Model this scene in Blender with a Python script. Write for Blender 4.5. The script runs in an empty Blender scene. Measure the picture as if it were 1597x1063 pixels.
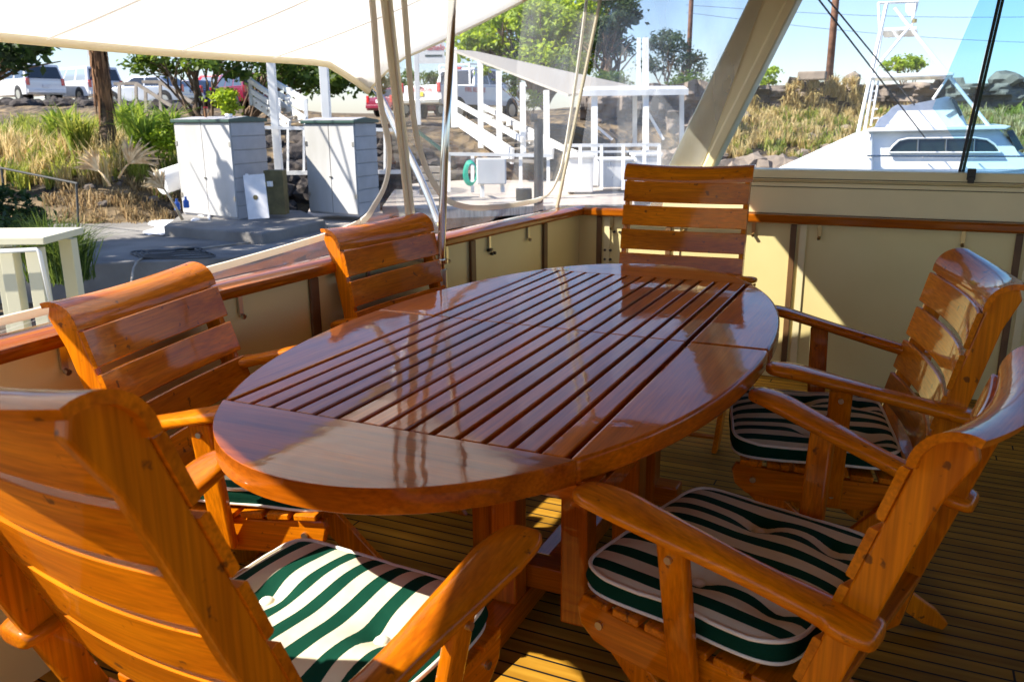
import bpy, bmesh, math, random
from mathutils import Vector, Matrix
import numpy as np
R = math.radians
sc = bpy.context.scene
col = sc.collection

# ------------------------------------------------------------------ camera
FPX = 1321.6
RM = Matrix(((0.904915, -0.101484, 0.413316), (0.425508, 0.235071, -0.873890), (-0.008472, 0.966666, 0.255902)))
CAM = Vector((0, 0, 1.30))
cd = bpy.data.cameras.new("camera")
cam = bpy.data.objects.new("camera", cd)
col.objects.link(cam)
cam.matrix_world = Matrix.Translation(CAM) @ RM.to_4x4()
cd.sensor_width = 36
cd.lens = FPX / 1597 * 36
cd.clip_start = 0.05
cd.clip_end = 3000
cd.dof.use_dof = True
cd.dof.focus_distance = 2.2
cd.dof.aperture_fstop = 9
sc.camera = cam
# ------------------------------------------------------------------ sky, sun, exposure
SUN = Vector((1.0, 0.78, -1.15)).normalized()      # direction the light travels
el = math.asin(-SUN.z)
az = math.atan2(-SUN.x, -SUN.y)                    # compass angle of the sun from +Y towards +X
w = bpy.data.worlds.new("World")
sc.world = w
w.use_nodes = True
nt = w.node_tree
sky = nt.nodes.new("ShaderNodeTexSky")
sky.sky_type = 'NISHITA'
sky.sun_disc = False
sky.sun_elevation = el
sky.sun_rotation = az
sky.air_density = 1.0
sky.dust_density = 0.45
sky.ozone_density = 5.0
bg = nt.nodes["Background"]
bg.inputs[1].default_value = 0.100
tint = nt.nodes.new("ShaderNodeMixRGB")
tint.blend_type = 'MULTIPLY'
tint.inputs[0].default_value = 1
tint.inputs[2].default_value = (1.03, .975, 1.02, 1)
nt.links.new(sky.outputs[0], tint.inputs[1])
nt.links.new(tint.outputs[0], bg.inputs[0])
sd = bpy.data.lights.new("sun", 'SUN')
sd.energy = 5.0
sd.angle = R(0.5)
sd.color = (1.0, 0.93, 0.82)
so = bpy.data.objects.new("sun", sd)
col.objects.link(so)
so.rotation_euler = SUN.to_track_quat('-Z', 'Y').to_euler()
sc.view_settings.view_transform = 'Standard'
sc.view_settings.look = 'None'
sc.view_settings.gamma = 1
sc.view_settings.exposure = 1.15
sc.cycles.max_bounces = 10
sc.cycles.transparent_max_bounces = 24
sc.cycles.diffuse_bounces = 5
sc.cycles.sample_clamp_indirect = 6

# ------------------------------------------------------------------ helpers
def ray(u, v):
    return RM @ Vector((u - 798.5, -(v - 531.5), -FPX))
def at(u, v, d):
    """point seen at column u, row v, at depth d metres"""
    return CAM + ray(u, v) * (d / FPX)
def horizon(u):
    return 207 - 0.00876 * (u + 2095)
def plan(u, d, z=0.0):
    """plan position of a column at a depth, with a height of its own"""
    p = at(u, horizon(u), d)
    return Vector((p.x, p.y, z))
RIGHT = Vector((0.905, 0.4255, 0)).normalized()      # towards the right of the view, level
FWD = Vector((-0.4255, 0.905, 0)).normalized()

MATS = {}
def mat(name, color=(.5, .5, .5), rough=.5, metal=0, coat=0, coat_rough=.05, noise=0, nscale=8, bump=0, bscale=40, trans=0, spec=.5, color2=None, stretch=(1, 1, 1), detail=4):
    m = bpy.data.materials.new(name)
    m.use_nodes = True
    n = m.node_tree
    b = n.nodes["Principled BSDF"]
    b.inputs["Base Color"].default_value = (*color, 1)
    b.inputs["Roughness"].default_value = rough
    b.inputs["Metallic"].default_value = metal
    b.inputs["Coat Weight"].default_value = coat
    b.inputs["Coat Roughness"].default_value = coat_rough
    b.inputs["Specular IOR Level"].default_value = spec
    b.inputs["Transmission Weight"].default_value = trans
    tc = n.nodes.new("ShaderNodeTexCoord")
    mp = n.nodes.new("ShaderNodeMapping")
    mp.inputs["Scale"].default_value = stretch
    n.links.new(tc.outputs["Object"], mp.inputs[0])
    if noise or color2:
        t = n.nodes.new("ShaderNodeTexNoise")
        t.inputs["Scale"].default_value = nscale
        t.inputs["Detail"].default_value = detail
        n.links.new(mp.outputs[0], t.inputs[0])
        r = n.nodes.new("ShaderNodeValToRGB")
        c2 = color2 if color2 else tuple(c * (1 - noise) for c in color)
        c1 = color if color2 else tuple(min(1, c * (1 + noise)) for c in color)
        r.color_ramp.elements[0].position = .36
        r.color_ramp.elements[1].position = .64
        r.color_ramp.elements[0].color = (*c2, 1)
        r.color_ramp.elements[1].color = (*c1, 1)
        n.links.new(t.outputs[0], r.inputs[0])
        n.links.new(r.outputs[0], b.inputs["Base Color"])
    if bump:
        t2 = n.nodes.new("ShaderNodeTexNoise")
        t2.inputs["Scale"].default_value = bscale
        t2.inputs["Detail"].default_value = 5
        n.links.new(mp.outputs[0], t2.inputs[0])
        bp = n.nodes.new("ShaderNodeBump")
        bp.inputs["Strength"].default_value = bump
        bp.inputs["Distance"].default_value = .02
        n.links.new(t2.outputs[0], bp.inputs["Height"])
        n.links.new(bp.outputs[0], b.inputs["Normal"])
    MATS[name] = m
    return m

def wood(name, light, dark, axis, coat=1.0, rough=.35, cr=.05, scale=1.0, wear=0, ior=1.36):
    m = bpy.data.materials.new(name)
    m.use_nodes = True
    n = m.node_tree
    b = n.nodes["Principled BSDF"]
    b.inputs["Roughness"].default_value = rough
    b.inputs["Coat Weight"].default_value = coat
    b.inputs["Coat Roughness"].default_value = cr
    b.inputs["Coat IOR"].default_value = ior
    b.inputs["Specular IOR Level"].default_value = .06
    tc = n.nodes.new("ShaderNodeTexCoord")
    mp = n.nodes.new("ShaderNodeMapping")
    s = [14 * scale] * 3
    s['XYZ'.index(axis)] = 1.1 * scale
    mp.inputs["Scale"].default_value = s
    oi = n.nodes.new("ShaderNodeObjectInfo")
    ml = n.nodes.new("ShaderNodeMath"); ml.operation = 'MULTIPLY'; ml.inputs[1].default_value = 37.0
    n.links.new(oi.outputs["Random"], ml.inputs[0])
    cx = n.nodes.new("ShaderNodeCombineXYZ")
    for i in range(3): n.links.new(ml.outputs[0], cx.inputs[i])
    n.links.new(tc.outputs["Object"], mp.inputs["Vector"])
    n.links.new(cx.outputs[0], mp.inputs["Location"])
    t = n.nodes.new("ShaderNodeTexNoise")
    t.inputs["Scale"].default_value = 1.0
    t.inputs["Detail"].default_value = 6
    t.inputs["Roughness"].default_value = .62
    t.inputs["Distortion"].default_value = .5
    n.links.new(mp.outputs[0], t.inputs[0])
    r = n.nodes.new("ShaderNodeValToRGB")
    r.color_ramp.elements[0].position = .28; r.color_ramp.elements[0].color = (*dark, 1)
    r.color_ramp.elements[1].position = .72; r.color_ramp.elements[1].color = (*light, 1)
    n.links.new(t.outputs[0], r.inputs[0])
    # fine pores
    mp2 = n.nodes.new("ShaderNodeMapping")
    s2 = [170 * scale] * 3; s2['XYZ'.index(axis)] = 6 * scale
    mp2.inputs["Scale"].default_value = s2
    n.links.new(tc.outputs["Object"], mp2.inputs["Vector"])
    t2 = n.nodes.new("ShaderNodeTexNoise"); t2.inputs["Scale"].default_value = 1; t2.inputs["Detail"].default_value = 2
    n.links.new(mp2.outputs[0], t2.inputs[0])
    r2 = n.nodes.new("ShaderNodeMapRange")
    r2.inputs[1].default_value = .3; r2.inputs[2].default_value = .7; r2.inputs[3].default_value = .72; r2.inputs[4].default_value = 1.10
    n.links.new(t2.outputs[0], r2.inputs[0])
    mx = n.nodes.new("ShaderNodeMixRGB"); mx.blend_type = 'MULTIPLY'; mx.inputs[0].default_value = 1
    n.links.new(r.outputs[0], mx.inputs[1]); n.links.new(r2.outputs[0], mx.inputs[2])
    gi = n.nodes.new("ShaderNodeNewGeometry")
    ad = n.nodes.new("ShaderNodeMath"); ad.operation = 'ADD'; n.links.new(gi.outputs["Random Per Island"], ad.inputs[0]); n.links.new(oi.outputs["Random"], ad.inputs[1])
    fc = n.nodes.new("ShaderNodeMath"); fc.operation = 'FRACT'; n.links.new(ad.outputs[0], fc.inputs[0])
    vr = n.nodes.new("ShaderNodeMapRange"); vr.inputs[3].default_value = .74; vr.inputs[4].default_value = 1.12; n.links.new(fc.outputs[0], vr.inputs[0])
    mv = n.nodes.new("ShaderNodeMixRGB"); mv.blend_type = 'MULTIPLY'; mv.inputs[0].default_value = 1
    n.links.new(mx.outputs[0], mv.inputs[1]); n.links.new(vr.outputs[0], mv.inputs[2])
    mx = mv
    last = mx
    if wear:
        t4 = n.nodes.new("ShaderNodeTexNoise"); t4.inputs["Scale"].default_value = 38; t4.inputs["Detail"].default_value = 3
        n.links.new(tc.outputs["Object"], t4.inputs[0])
        r4 = n.nodes.new("ShaderNodeMapRange"); r4.inputs[1].default_value = .665; r4.inputs[2].default_value = .72
        n.links.new(t4.outputs[0], r4.inputs[0])
        m4 = n.nodes.new("ShaderNodeMath"); m4.operation = 'MULTIPLY'; m4.inputs[1].default_value = wear
        n.links.new(r4.outputs[0], m4.inputs[0])
        mx2 = n.nodes.new("ShaderNodeMixRGB")
        n.links.new(m4.outputs[0], mx2.inputs[0]); n.links.new(mx.outputs[0], mx2.inputs[1]); mx2.inputs[2].default_value = (.09, .03, .008, 1)
        last = mx2
    n.links.new(last.outputs[0], b.inputs["Base Color"])
    # slow waviness of the hand-brushed varnish
    t3 = n.nodes.new("ShaderNodeTexNoise"); t3.inputs["Scale"].default_value = 9; t3.inputs["Detail"].default_value = 3
    n.links.new(tc.outputs["Object"], t3.inputs[0])
    bp = n.nodes.new("ShaderNodeBump"); bp.inputs["Strength"].default_value = .05; bp.inputs["Distance"].default_value = .02
    n.links.new(t3.outputs[0], bp.inputs["Height"])
    n.links.new(bp.outputs[0], b.inputs["Coat Normal"])
    t6 = n.nodes.new("ShaderNodeTexNoise"); t6.inputs["Scale"].default_value = 4.5; t6.inputs["Detail"].default_value = 7
    n.links.new(tc.outputs["Object"], t6.inputs[0])
    r6 = n.nodes.new("ShaderNodeMapRange"); r6.inputs[1].default_value = .42; r6.inputs[2].default_value = .72; r6.inputs[3].default_value = cr; r6.inputs[4].default_value = cr + .05
    n.links.new(t6.outputs[0], r6.inputs[0]); n.links.new(r6.outputs[0], b.inputs["Coat Roughness"])
    MATS[name] = m
    return m

for ax in 'XYZ':
    wood('chair_wood_' + ax, (.80, .238, .002), (.44, .096, .001), ax, coat=.8, rough=.5, cr=.05, ior=1.33, wear=.8)
    wood('table_wood_' + ax, (.64, .160, .002), (.27, .050, .001), ax, coat=1, rough=.5, ior=1.36, cr=.03)
    wood('rail_wood_' + ax, (.50, .135, .004), (.24, .050, .002), ax, coat=1, rough=.35, cr=.08)
mat('stand_paint', (.70, .66, .48), .5)
mat('cream_paint', (.80, .70, .40), .42, coat=.25, coat_rough=.2, noise=.05, nscale=2)
mat('panel_paint', (.81, .70, .34), .42, coat=.3, coat_rough=.25, color2=(.73, .61, .27), nscale=1.3, bump=.06, bscale=6, detail=9)
mat('white_paint', (.82, .82, .80), .5, noise=.04, nscale=3)
mat('gelcoat', (.90, .90, .88), .25, coat=.5)
mat('headliner', (.42, .32, .17), .7)
mat('batten_brown', (.15, .075, .028), .5, noise=.2)
mat('locker_grey', (.40, .40, .42), .6, noise=.07, nscale=4)
mat('locker_front', (.52, .52, .515), .6, color2=(.40, .395, .37), nscale=1.6, detail=8, stretch=(1, 1, .35))
mat('dark_green', (.02, .06, .045), .5)
mat('steel', (.72, .70, .66), .14, metal=1)
mat('dull_steel', (.55, .52, .45), .35, metal=1)
mat('aluminium', (.86, .87, .9), .22, metal=1)
mat('brass', (.55, .42, .2), .35, metal=1)
mat('dark_metal', (.03, .03, .025), .5)
mat('black_plastic', (.012, .012, .013), .45)
mat('window_tint', (.015, .03, .03), .06, coat=1)
mat('piping', (.80, .76, .64), .7)
mat('webbing', (.74, .67, .50), .75, bump=.3, bscale=300)
mat('green_fabric', (.002, .036, .02), .9, spec=.1, bump=.3, bscale=500)
mat('concrete', (.27, .255, .235), .9, color2=(.15, .14, .13), nscale=1.2, bump=.5, bscale=18)
mat('dock_plank', (.48, .42, .36), .85, noise=.25, nscale=3, stretch=(1, 12, 1), bump=.3, bscale=20)
mat('lava', (.075, .062, .055), .95, color2=(.03, .025, .023), nscale=3, bump=1, bscale=9)
mat('stone', (.30, .24, .19), .95, color2=(.10, .085, .075), nscale=1.1, bump=1, bscale=5)
mat('bark', (.20, .13, .08), .95, color2=(.09, .06, .04), nscale=4, bump=1, bscale=14, stretch=(1, 1, .25))
mat('palm_bark', (.17, .12, .085), .95, color2=(.07, .05, .04), nscale=3, bump=1, bscale=10, stretch=(1, 1, 4))
mat('palm_skirt', (.30, .15, .065), .9, color2=(.10, .05, .025), nscale=5, stretch=(4, 4, .6))
mat('pole_wood', (.20, .10, .06), .9, noise=.3, nscale=3)
mat('car_white', (.80, .81, .82), .25, coat=1)
mat('car_silver', (.55, .58, .64), .25, metal=.4, coat=1)
mat('car_red', (.55, .012, .012), .25, coat=1)
mat('car_blue', (.02, .03, .10), .25, coat=1)
mat('car_maroon', (.20, .012, .035), .25, coat=1)
mat('glass_dark', (.02, .025, .03), .08, coat=1)
mat('glass_pale', (.28, .34, .40), .1, coat=1)
mat('tyre', (.015, .015, .015), .8)
mat('lamp_red', (.55, .01, .01), .25, coat=1)
mat('red_ink', (.65, .04, .03), .6)
mat('dark_ink', (.03, .07, .08), .6)
mat('teal_hose', (.02, .42, .30), .45)
mat('white_sheet', (.80, .80, .82), .8, noise=.05)
mat('grey_wood', (.38, .33, .27), .85, noise=.2, nscale=4)
mat('dead_frond', (.74, .60, .38), .85, color2=(.50, .33, .16), nscale=9)
mat('blue_plastic', (.02, .12, .5), .4)
mat('red_plastic', (.5, .02, .03), .4)
mat('yellow_plastic', (.75, .55, .03), .4)
mat('olive_box', (.12, .10, .04), .7, noise=.2)
mat('rope', (.10, .10, .10), .85)
mat('wire', (.03, .03, .035), .7)
mat('seam_black', (.01, .01, .01), .8)

def leafmat(name, c1, c2, transl=.45, rough=.55):
    m = bpy.data.materials.new(name); m.use_nodes = True
    n = m.node_tree
    b = n.nodes["Principled BSDF"]
    b.inputs["Roughness"].default_value = rough
    g = n.nodes.new("ShaderNodeNewGeometry")
    r = n.nodes.new("ShaderNodeValToRGB")
    r.color_ramp.elements[0].color = (*c1, 1); r.color_ramp.elements[1].color = (*c2, 1)
    n.links.new(g.outputs["Random Per Island"], r.inputs[0])
    n.links.new(r.outputs[0], b.inputs["Base Color"])
    t = n.nodes.new("ShaderNodeBsdfTranslucent")
    hs = n.nodes.new("ShaderNodeHueSaturation"); hs.inputs["Value"].default_value = 1.7; hs.inputs["Hue"].default_value = .48
    n.links.new(r.outputs[0], hs.inputs["Color"]); n.links.new(hs.outputs[0], t.inputs[0])
    mx = n.nodes.new("ShaderNodeMixShader"); mx.inputs[0].default_value = transl
    n.links.new(b.outputs[0], mx.inputs[1]); n.links.new(t.outputs[0], mx.inputs[2])
    n.links.new(mx.outputs[0], n.nodes["Material Output"].inputs[0])
    MATS[name] = m
leafmat('leaf_bright', (.16, .26, .012), (.37, .50, .035))
leafmat('leaf_mid', (.035, .09, .012), (.12, .19, .025))
leafmat('leaf_dark', (.012, .035, .012), (.05, .10, .02))
leafmat('leaf_blue', (.03, .06, .035), (.07, .12, .05))
leafmat('leaf_yucca', (.10, .20, .02), (.26, .34, .05))
leafmat('grass_gold', (.30, .24, .08), (.66, .56, .28))
leafmat('grass_green', (.10, .17, .02), (.36, .38, .07))
leafmat('grass_dark', (.03, .07, .01), (.12, .18, .03))
leafmat('grass_brown', (.17, .12, .05), (.40, .32, .16))

def canvas_mat(name, c, tr=.5):
    m = bpy.data.materials.new(name); m.use_nodes = True
    n = m.node_tree
    b = n.nodes["Principled BSDF"]; b.inputs["Base Color"].default_value = (*c, 1); b.inputs["Roughness"].default_value = .75
    t = n.nodes.new("ShaderNodeBsdfTranslucent"); t.inputs[0].default_value = (*c, 1)
    mx = n.nodes.new("ShaderNodeMixShader"); mx.inputs[0].default_value = tr
    n.links.new(b.outputs[0], mx.inputs[1]); n.links.new(t.outputs[0], mx.inputs[2])
    n.links.new(mx.outputs[0], n.nodes["Material Output"].inputs[0])
    MATS[name] = m
canvas_mat('awning_canvas', (.97, .955, .93), .65)
canvas_mat('webbing', (.86, .80, .64), .35)
canvas_mat('curtain_piping', (.90, .86, .76), .35)
canvas_mat('roof_fabric', (.60, .56, .50), .35)

def vinyl(name, tint, haze, gloss=1.0, wrinkle=.25, hscale=6):
    m = bpy.data.materials.new(name); m.use_nodes = True
    n = m.node_tree
    for x in list(n.nodes):
        if x.type == 'BSDF_PRINCIPLED': n.nodes.remove(x)
    out = n.nodes["Material Output"]
    tr = n.nodes.new("ShaderNodeBsdfTransparent"); tr.inputs[0].default_value = (*tint, 1)
    df = n.nodes.new("ShaderNodeBsdfTranslucent"); df.inputs[0].default_value = (.9, .92, .95, 1)
    df2 = n.nodes.new("ShaderNodeBsdfDiffuse"); df2.inputs[0].default_value = (.85, .88, .92, 1)
    md = n.nodes.new("ShaderNodeMixShader"); md.inputs[0].default_value = .5
    n.links.new(df.outputs[0], md.inputs[1]); n.links.new(df2.outputs[0], md.inputs[2])
    gl = n.nodes.new("ShaderNodeBsdfGlossy"); gl.inputs["Roughness"].default_value = .04
    fr = n.nodes.new("ShaderNodeFresnel"); fr.inputs[0].default_value = 1.45
    tc = n.nodes.new("ShaderNodeTexCoord")
    ns = n.nodes.new("ShaderNodeTexNoise"); ns.inputs["Scale"].default_value = hscale; ns.inputs["Detail"].default_value = 5
    mp = n.nodes.new("ShaderNodeMapping"); mp.inputs["Scale"].default_value = (1, 1, .35)
    n.links.new(tc.outputs["Object"], mp.inputs[0]); n.links.new(mp.outputs[0], ns.inputs[0])
    mr = n.nodes.new("ShaderNodeMapRange"); mr.inputs[1].default_value = .3; mr.inputs[2].default_value = .75
    mr.inputs[3].default_value = haze * .35; mr.inputs[4].default_value = haze * 1.6
    n.links.new(ns.outputs[0], mr.inputs[0])
    m1 = n.nodes.new("ShaderNodeMixShader")
    n.links.new(mr.outputs[0], m1.inputs[0]); n.links.new(tr.outputs[0], m1.inputs[1]); n.links.new(md.outputs[0], m1.inputs[2])
    bp = n.nodes.new("ShaderNodeBump"); bp.inputs["Strength"].default_value = wrinkle; bp.inputs["Distance"].default_value = .03
    n.links.new(ns.outputs[0], bp.inputs["Height"])
    n.links.new(bp.outputs[0], gl.inputs["Normal"])
    ml = n.nodes.new("ShaderNodeMath"); ml.operation = 'MULTIPLY'; ml.inputs[1].default_value = gloss
    n.links.new(fr.outputs[0], ml.inputs[0])
    m2 = n.nodes.new("ShaderNodeMixShader")
    n.links.new(ml.outputs[0], m2.inputs[0]); n.links.new(m1.outputs[0], m2.inputs[1]); n.links.new(gl.outputs[0], m2.inputs[2])
    n.links.new(m2.outputs[0], out.inputs[0])
    MATS[name] = m
vinyl('vinyl_clear', (.97, .98, .99), .06, gloss=.3, wrinkle=.3)
vinyl('vinyl_cloudy', (.96, .975, .99), .12, gloss=.6, wrinkle=.55, hscale=4)
vinyl('vinyl_hazy', (.95, .97, 1.0), .24, gloss=.9, wrinkle=.3)
vinyl('glass_pane', (.97, .99, 1.0), .035, gloss=.7, wrinkle=0)
vinyl('glass_tinted', (.50, .80, .95), .02, gloss=.5, wrinkle=0)

def stripes_mat():
    m = bpy.data.materials.new('stripes'); m.use_nodes = True
    n = m.node_tree; b = n.nodes["Principled BSDF"]; b.inputs["Roughness"].default_value = .85
    b.inputs["Specular IOR Level"].default_value = .15
    tc = n.nodes.new("ShaderNodeTexCoord"); sx = n.nodes.new("ShaderNodeSeparateXYZ")
    n.links.new(tc.outputs["Object"], sx.inputs[0])
    ns = n.nodes.new("ShaderNodeTexNoise"); ns.inputs["Scale"].default_value = 5
    n.links.new(tc.outputs["Object"], ns.inputs[0])
    a = n.nodes.new("ShaderNodeMath"); a.operation = 'MULTIPLY_ADD'; a.inputs[1].default_value = .012; 
    n.links.new(ns.outputs[0], a.inputs[0]); n.links.new(sx.outputs[0], a.inputs[2])
    f = n.nodes.new("ShaderNodeMath"); f.operation = 'DIVIDE'; f.inputs[1].default_value = .0605
    n.links.new(a.outputs[0], f.inputs[0])
    fr = n.nodes.new("ShaderNodeMath"); fr.operation = 'FRACT'; n.links.new(f.outputs[0], fr.inputs[0])
    r = n.nodes.new("ShaderNodeValToRGB"); r.color_ramp.interpolation = 'CONSTANT'
    r.color_ramp.elements[0].position = 0; r.color_ramp.elements[0].color = (.68, .63, .46, 1)
    r.color_ramp.elements[1].position = .52; r.color_ramp.elements[1].color = (.001, .047, .026, 1)
    n.links.new(fr.outputs[0], r.inputs[0])
    n.links.new(r.outputs[0], b.inputs["Base Color"])
    wv = n.nodes.new("ShaderNodeTexNoise"); wv.inputs["Scale"].default_value = 600
    n.links.new(tc.outputs["Object"], wv.inputs[0])
    bp = n.nodes.new("ShaderNodeBump"); bp.inputs["Strength"].default_value = .25; bp.inputs["Distance"].default_value = .002
    n.links.new(wv.outputs[0], bp.inputs["Height"])
    n2 = n.nodes.new("ShaderNodeTexNoise"); n2.inputs["Scale"].default_value = 14; n2.inputs["Detail"].default_value = 2
    n.links.new(tc.outputs["Object"], n2.inputs[0])
    bp2 = n.nodes.new("ShaderNodeBump"); bp2.inputs["Strength"].default_value = .6; bp2.inputs["Distance"].default_value = .012
    n.links.new(n2.outputs[0], bp2.inputs["Height"]); n.links.new(bp.outputs[0], bp2.inputs["Normal"])
    n.links.new(bp2.outputs[0], b.inputs["Normal"])
    MATS['stripes'] = m
stripes_mat()

def deck_mat():
    m = bpy.data.materials.new('teak_deck'); m.use_nodes = True
    n = m.node_tree; b = n.nodes["Principled BSDF"]; b.inputs["Roughness"].default_value = .65; b.inputs["Specular IOR Level"].default_value = .15
    tc = n.nodes.new("ShaderNodeTexCoord"); sx = n.nodes.new("ShaderNodeSeparateXYZ")
    n.links.new(tc.outputs["Object"], sx.inputs[0])
    f = n.nodes.new("ShaderNodeMath"); f.operation = 'DIVIDE'; f.inputs[1].default_value = .048
    n.links.new(sx.outputs[1], f.inputs[0])
    fr = n.nodes.new("ShaderNodeMath"); fr.operation = 'FRACT'; n.links.new(f.outputs[0], fr.inputs[0])
    fl = n.nodes.new("ShaderNodeMath"); fl.operation = 'FLOOR'; n.links.new(f.outputs[0], fl.inputs[0])
    mp = n.nodes.new("ShaderNodeMapping"); mp.inputs["Scale"].default_value = (2.2, 30, 30)
    n.links.new(tc.outputs["Object"], mp.inputs[0])
    cx = n.nodes.new("ShaderNodeCombineXYZ"); mm = n.nodes.new("ShaderNodeMath"); mm.operation = 'MULTIPLY'; mm.inputs[1].default_value = 7.3
    n.links.new(fl.outputs[0], mm.inputs[0]); n.links.new(mm.outputs[0], cx.inputs[0]); n.links.new(cx.outputs[0], mp.inputs["Location"])
    ns = n.nodes.new("ShaderNodeTexNoise"); ns.inputs["Scale"].default_value = 1; ns.inputs["Detail"].default_value = 5
    n.links.new(mp.outputs[0], ns.inputs[0])
    r = n.nodes.new("ShaderNodeValToRGB")
    r.color_ramp.elements[0].position = .3; r.color_ramp.elements[0].color = (.29, .130, .008, 1)
    r.color_ramp.elements[1].position = .7; r.color_ramp.elements[1].color = (.52, .275, .028, 1)
    n.links.new(ns.outputs[0], r.inputs[0])
    lt = n.nodes.new("ShaderNodeMath"); lt.operation = 'LESS_THAN'; lt.inputs[1].default_value = .13
    n.links.new(fr.outputs[0], lt.inputs[0])
    bx = n.nodes.new("ShaderNodeMath"); bx.operation = 'MULTIPLY_ADD'; bx.inputs[1].default_value = .611; n.links.new(fl.outputs[0], bx.inputs[0]); n.links.new(sx.outputs[0], bx.inputs[2])
    b2 = n.nodes.new("ShaderNodeMath"); b2.operation = 'DIVIDE'; b2.inputs[1].default_value = 1.9; n.links.new(bx.outputs[0], b2.inputs[0])
    b3 = n.nodes.new("ShaderNodeMath"); b3.operation = 'FRACT'; n.links.new(b2.outputs[0], b3.inputs[0])
    b4 = n.nodes.new("ShaderNodeMath"); b4.operation = 'LESS_THAN'; b4.inputs[1].default_value = .0028; n.links.new(b3.outputs[0], b4.inputs[0])
    b5 = n.nodes.new("ShaderNodeMath"); b5.operation = 'MAXIMUM'; n.links.new(lt.outputs[0], b5.inputs[0]); n.links.new(b4.outputs[0], b5.inputs[1])
    gr = n.nodes.new("ShaderNodeTexNoise"); gr.inputs["Scale"].default_value = 2.3; gr.inputs["Detail"].default_value = 6; n.links.new(tc.outputs["Object"], gr.inputs[0])
    g2_ = n.nodes.new("ShaderNodeMapRange"); g2_.inputs[1].default_value = .35; g2_.inputs[2].default_value = .68; g2_.inputs[3].default_value = .62; g2_.inputs[4].default_value = 1.1; n.links.new(gr.outputs[0], g2_.inputs[0])
    wn = n.nodes.new("ShaderNodeTexWhiteNoise"); wn.noise_dimensions = '1D'; n.links.new(fl.outputs[0], wn.inputs["W"])
    w2 = n.nodes.new("ShaderNodeMapRange"); w2.inputs[3].default_value = .8; w2.inputs[4].default_value = 1.15; n.links.new(wn.outputs["Value"], w2.inputs[0])
    gm = n.nodes.new("ShaderNodeMath"); gm.operation = 'MULTIPLY'; n.links.new(g2_.outputs[0], gm.inputs[0]); n.links.new(w2.outputs[0], gm.inputs[1])
    g3_ = n.nodes.new("ShaderNodeMixRGB"); g3_.blend_type = 'MULTIPLY'; g3_.inputs[0].default_value = 1; n.links.new(r.outputs[0], g3_.inputs[1]); n.links.new(gm.outputs[0], g3_.inputs[2])
    mx = n.nodes.new("ShaderNodeMixRGB"); n.links.new(b5.outputs[0], mx.inputs[0]); n.links.new(g3_.outputs[0], mx.inputs[1]); mx.inputs[2].default_value = (.012, .010, .008, 1)
    n.links.new(mx.outputs[0], b.inputs["Base Color"])
    bp = n.nodes.new("ShaderNodeBump"); bp.invert = True; bp.inputs["Strength"].default_value = .5; bp.inputs["Distance"].default_value = .002
    n.links.new(lt.outputs[0], bp.inputs["Height"]); n.links.new(bp.outputs[0], b.inputs["Normal"])
    MATS['teak_deck'] = m
deck_mat()

def water_mat():
    m = bpy.data.materials.new('water'); m.use_nodes = True
    n = m.node_tree; b = n.nodes["Principled BSDF"]
    b.inputs["Base Color"].default_value = (.012, .022, .022, 1); b.inputs["Roughness"].default_value = .06
    tc = n.nodes.new("ShaderNodeTexCoord"); ns = n.nodes.new("ShaderNodeTexNoise"); ns.inputs["Scale"].default_value = 2.2; ns.inputs["Detail"].default_value = 4
    n.links.new(tc.outputs["Object"], ns.inputs[0])
    bp = n.nodes.new("ShaderNodeBump"); bp.inputs["Strength"].default_value = .5; bp.inputs["Distance"].default_value = .15
    n.links.new(ns.outputs[0], bp.inputs["Height"]); n.links.new(bp.outputs[0], b.inputs["Normal"])
    MATS['water'] = m
water_mat()
def ground_mat():
    m = bpy.data.materials.new('bank_soil'); m.use_nodes = True
    n = m.node_tree; b = n.nodes["Principled BSDF"]; b.inputs["Roughness"].default_value = .95
    g = n.nodes.new("ShaderNodeTexCoord")
    ns = n.nodes.new("ShaderNodeTexNoise"); ns.inputs["Scale"].default_value = .9; ns.inputs["Detail"].default_value = 8
    n.links.new(g.outputs["Object"], ns.inputs[0])
    r = n.nodes.new("ShaderNodeValToRGB")
    r.color_ramp.elements[0].position = .38; r.color_ramp.elements[0].color = (.04, .03, .022, 1)
    r.color_ramp.elements[1].position = .62; r.color_ramp.elements[1].color = (.22, .155, .08, 1)
    n.links.new(ns.outputs[0], r.inputs[0])
    n.links.new(r.outputs[0], b.inputs["Base Color"])
    n2 = n.nodes.new("ShaderNodeTexVoronoi"); n2.inputs["Scale"].default_value = 3
    n.links.new(g.outputs["Object"], n2.inputs[0])
    bp = n.nodes.new("ShaderNodeBump"); bp.inputs["Strength"].default_value = 1; bp.inputs["Distance"].default_value = .2
    n.links.new(n2.outputs[0], bp.inputs["Height"]); n.links.new(bp.outputs[0], b.inputs["Normal"])
    MATS['bank_soil'] = m
ground_mat()

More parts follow.
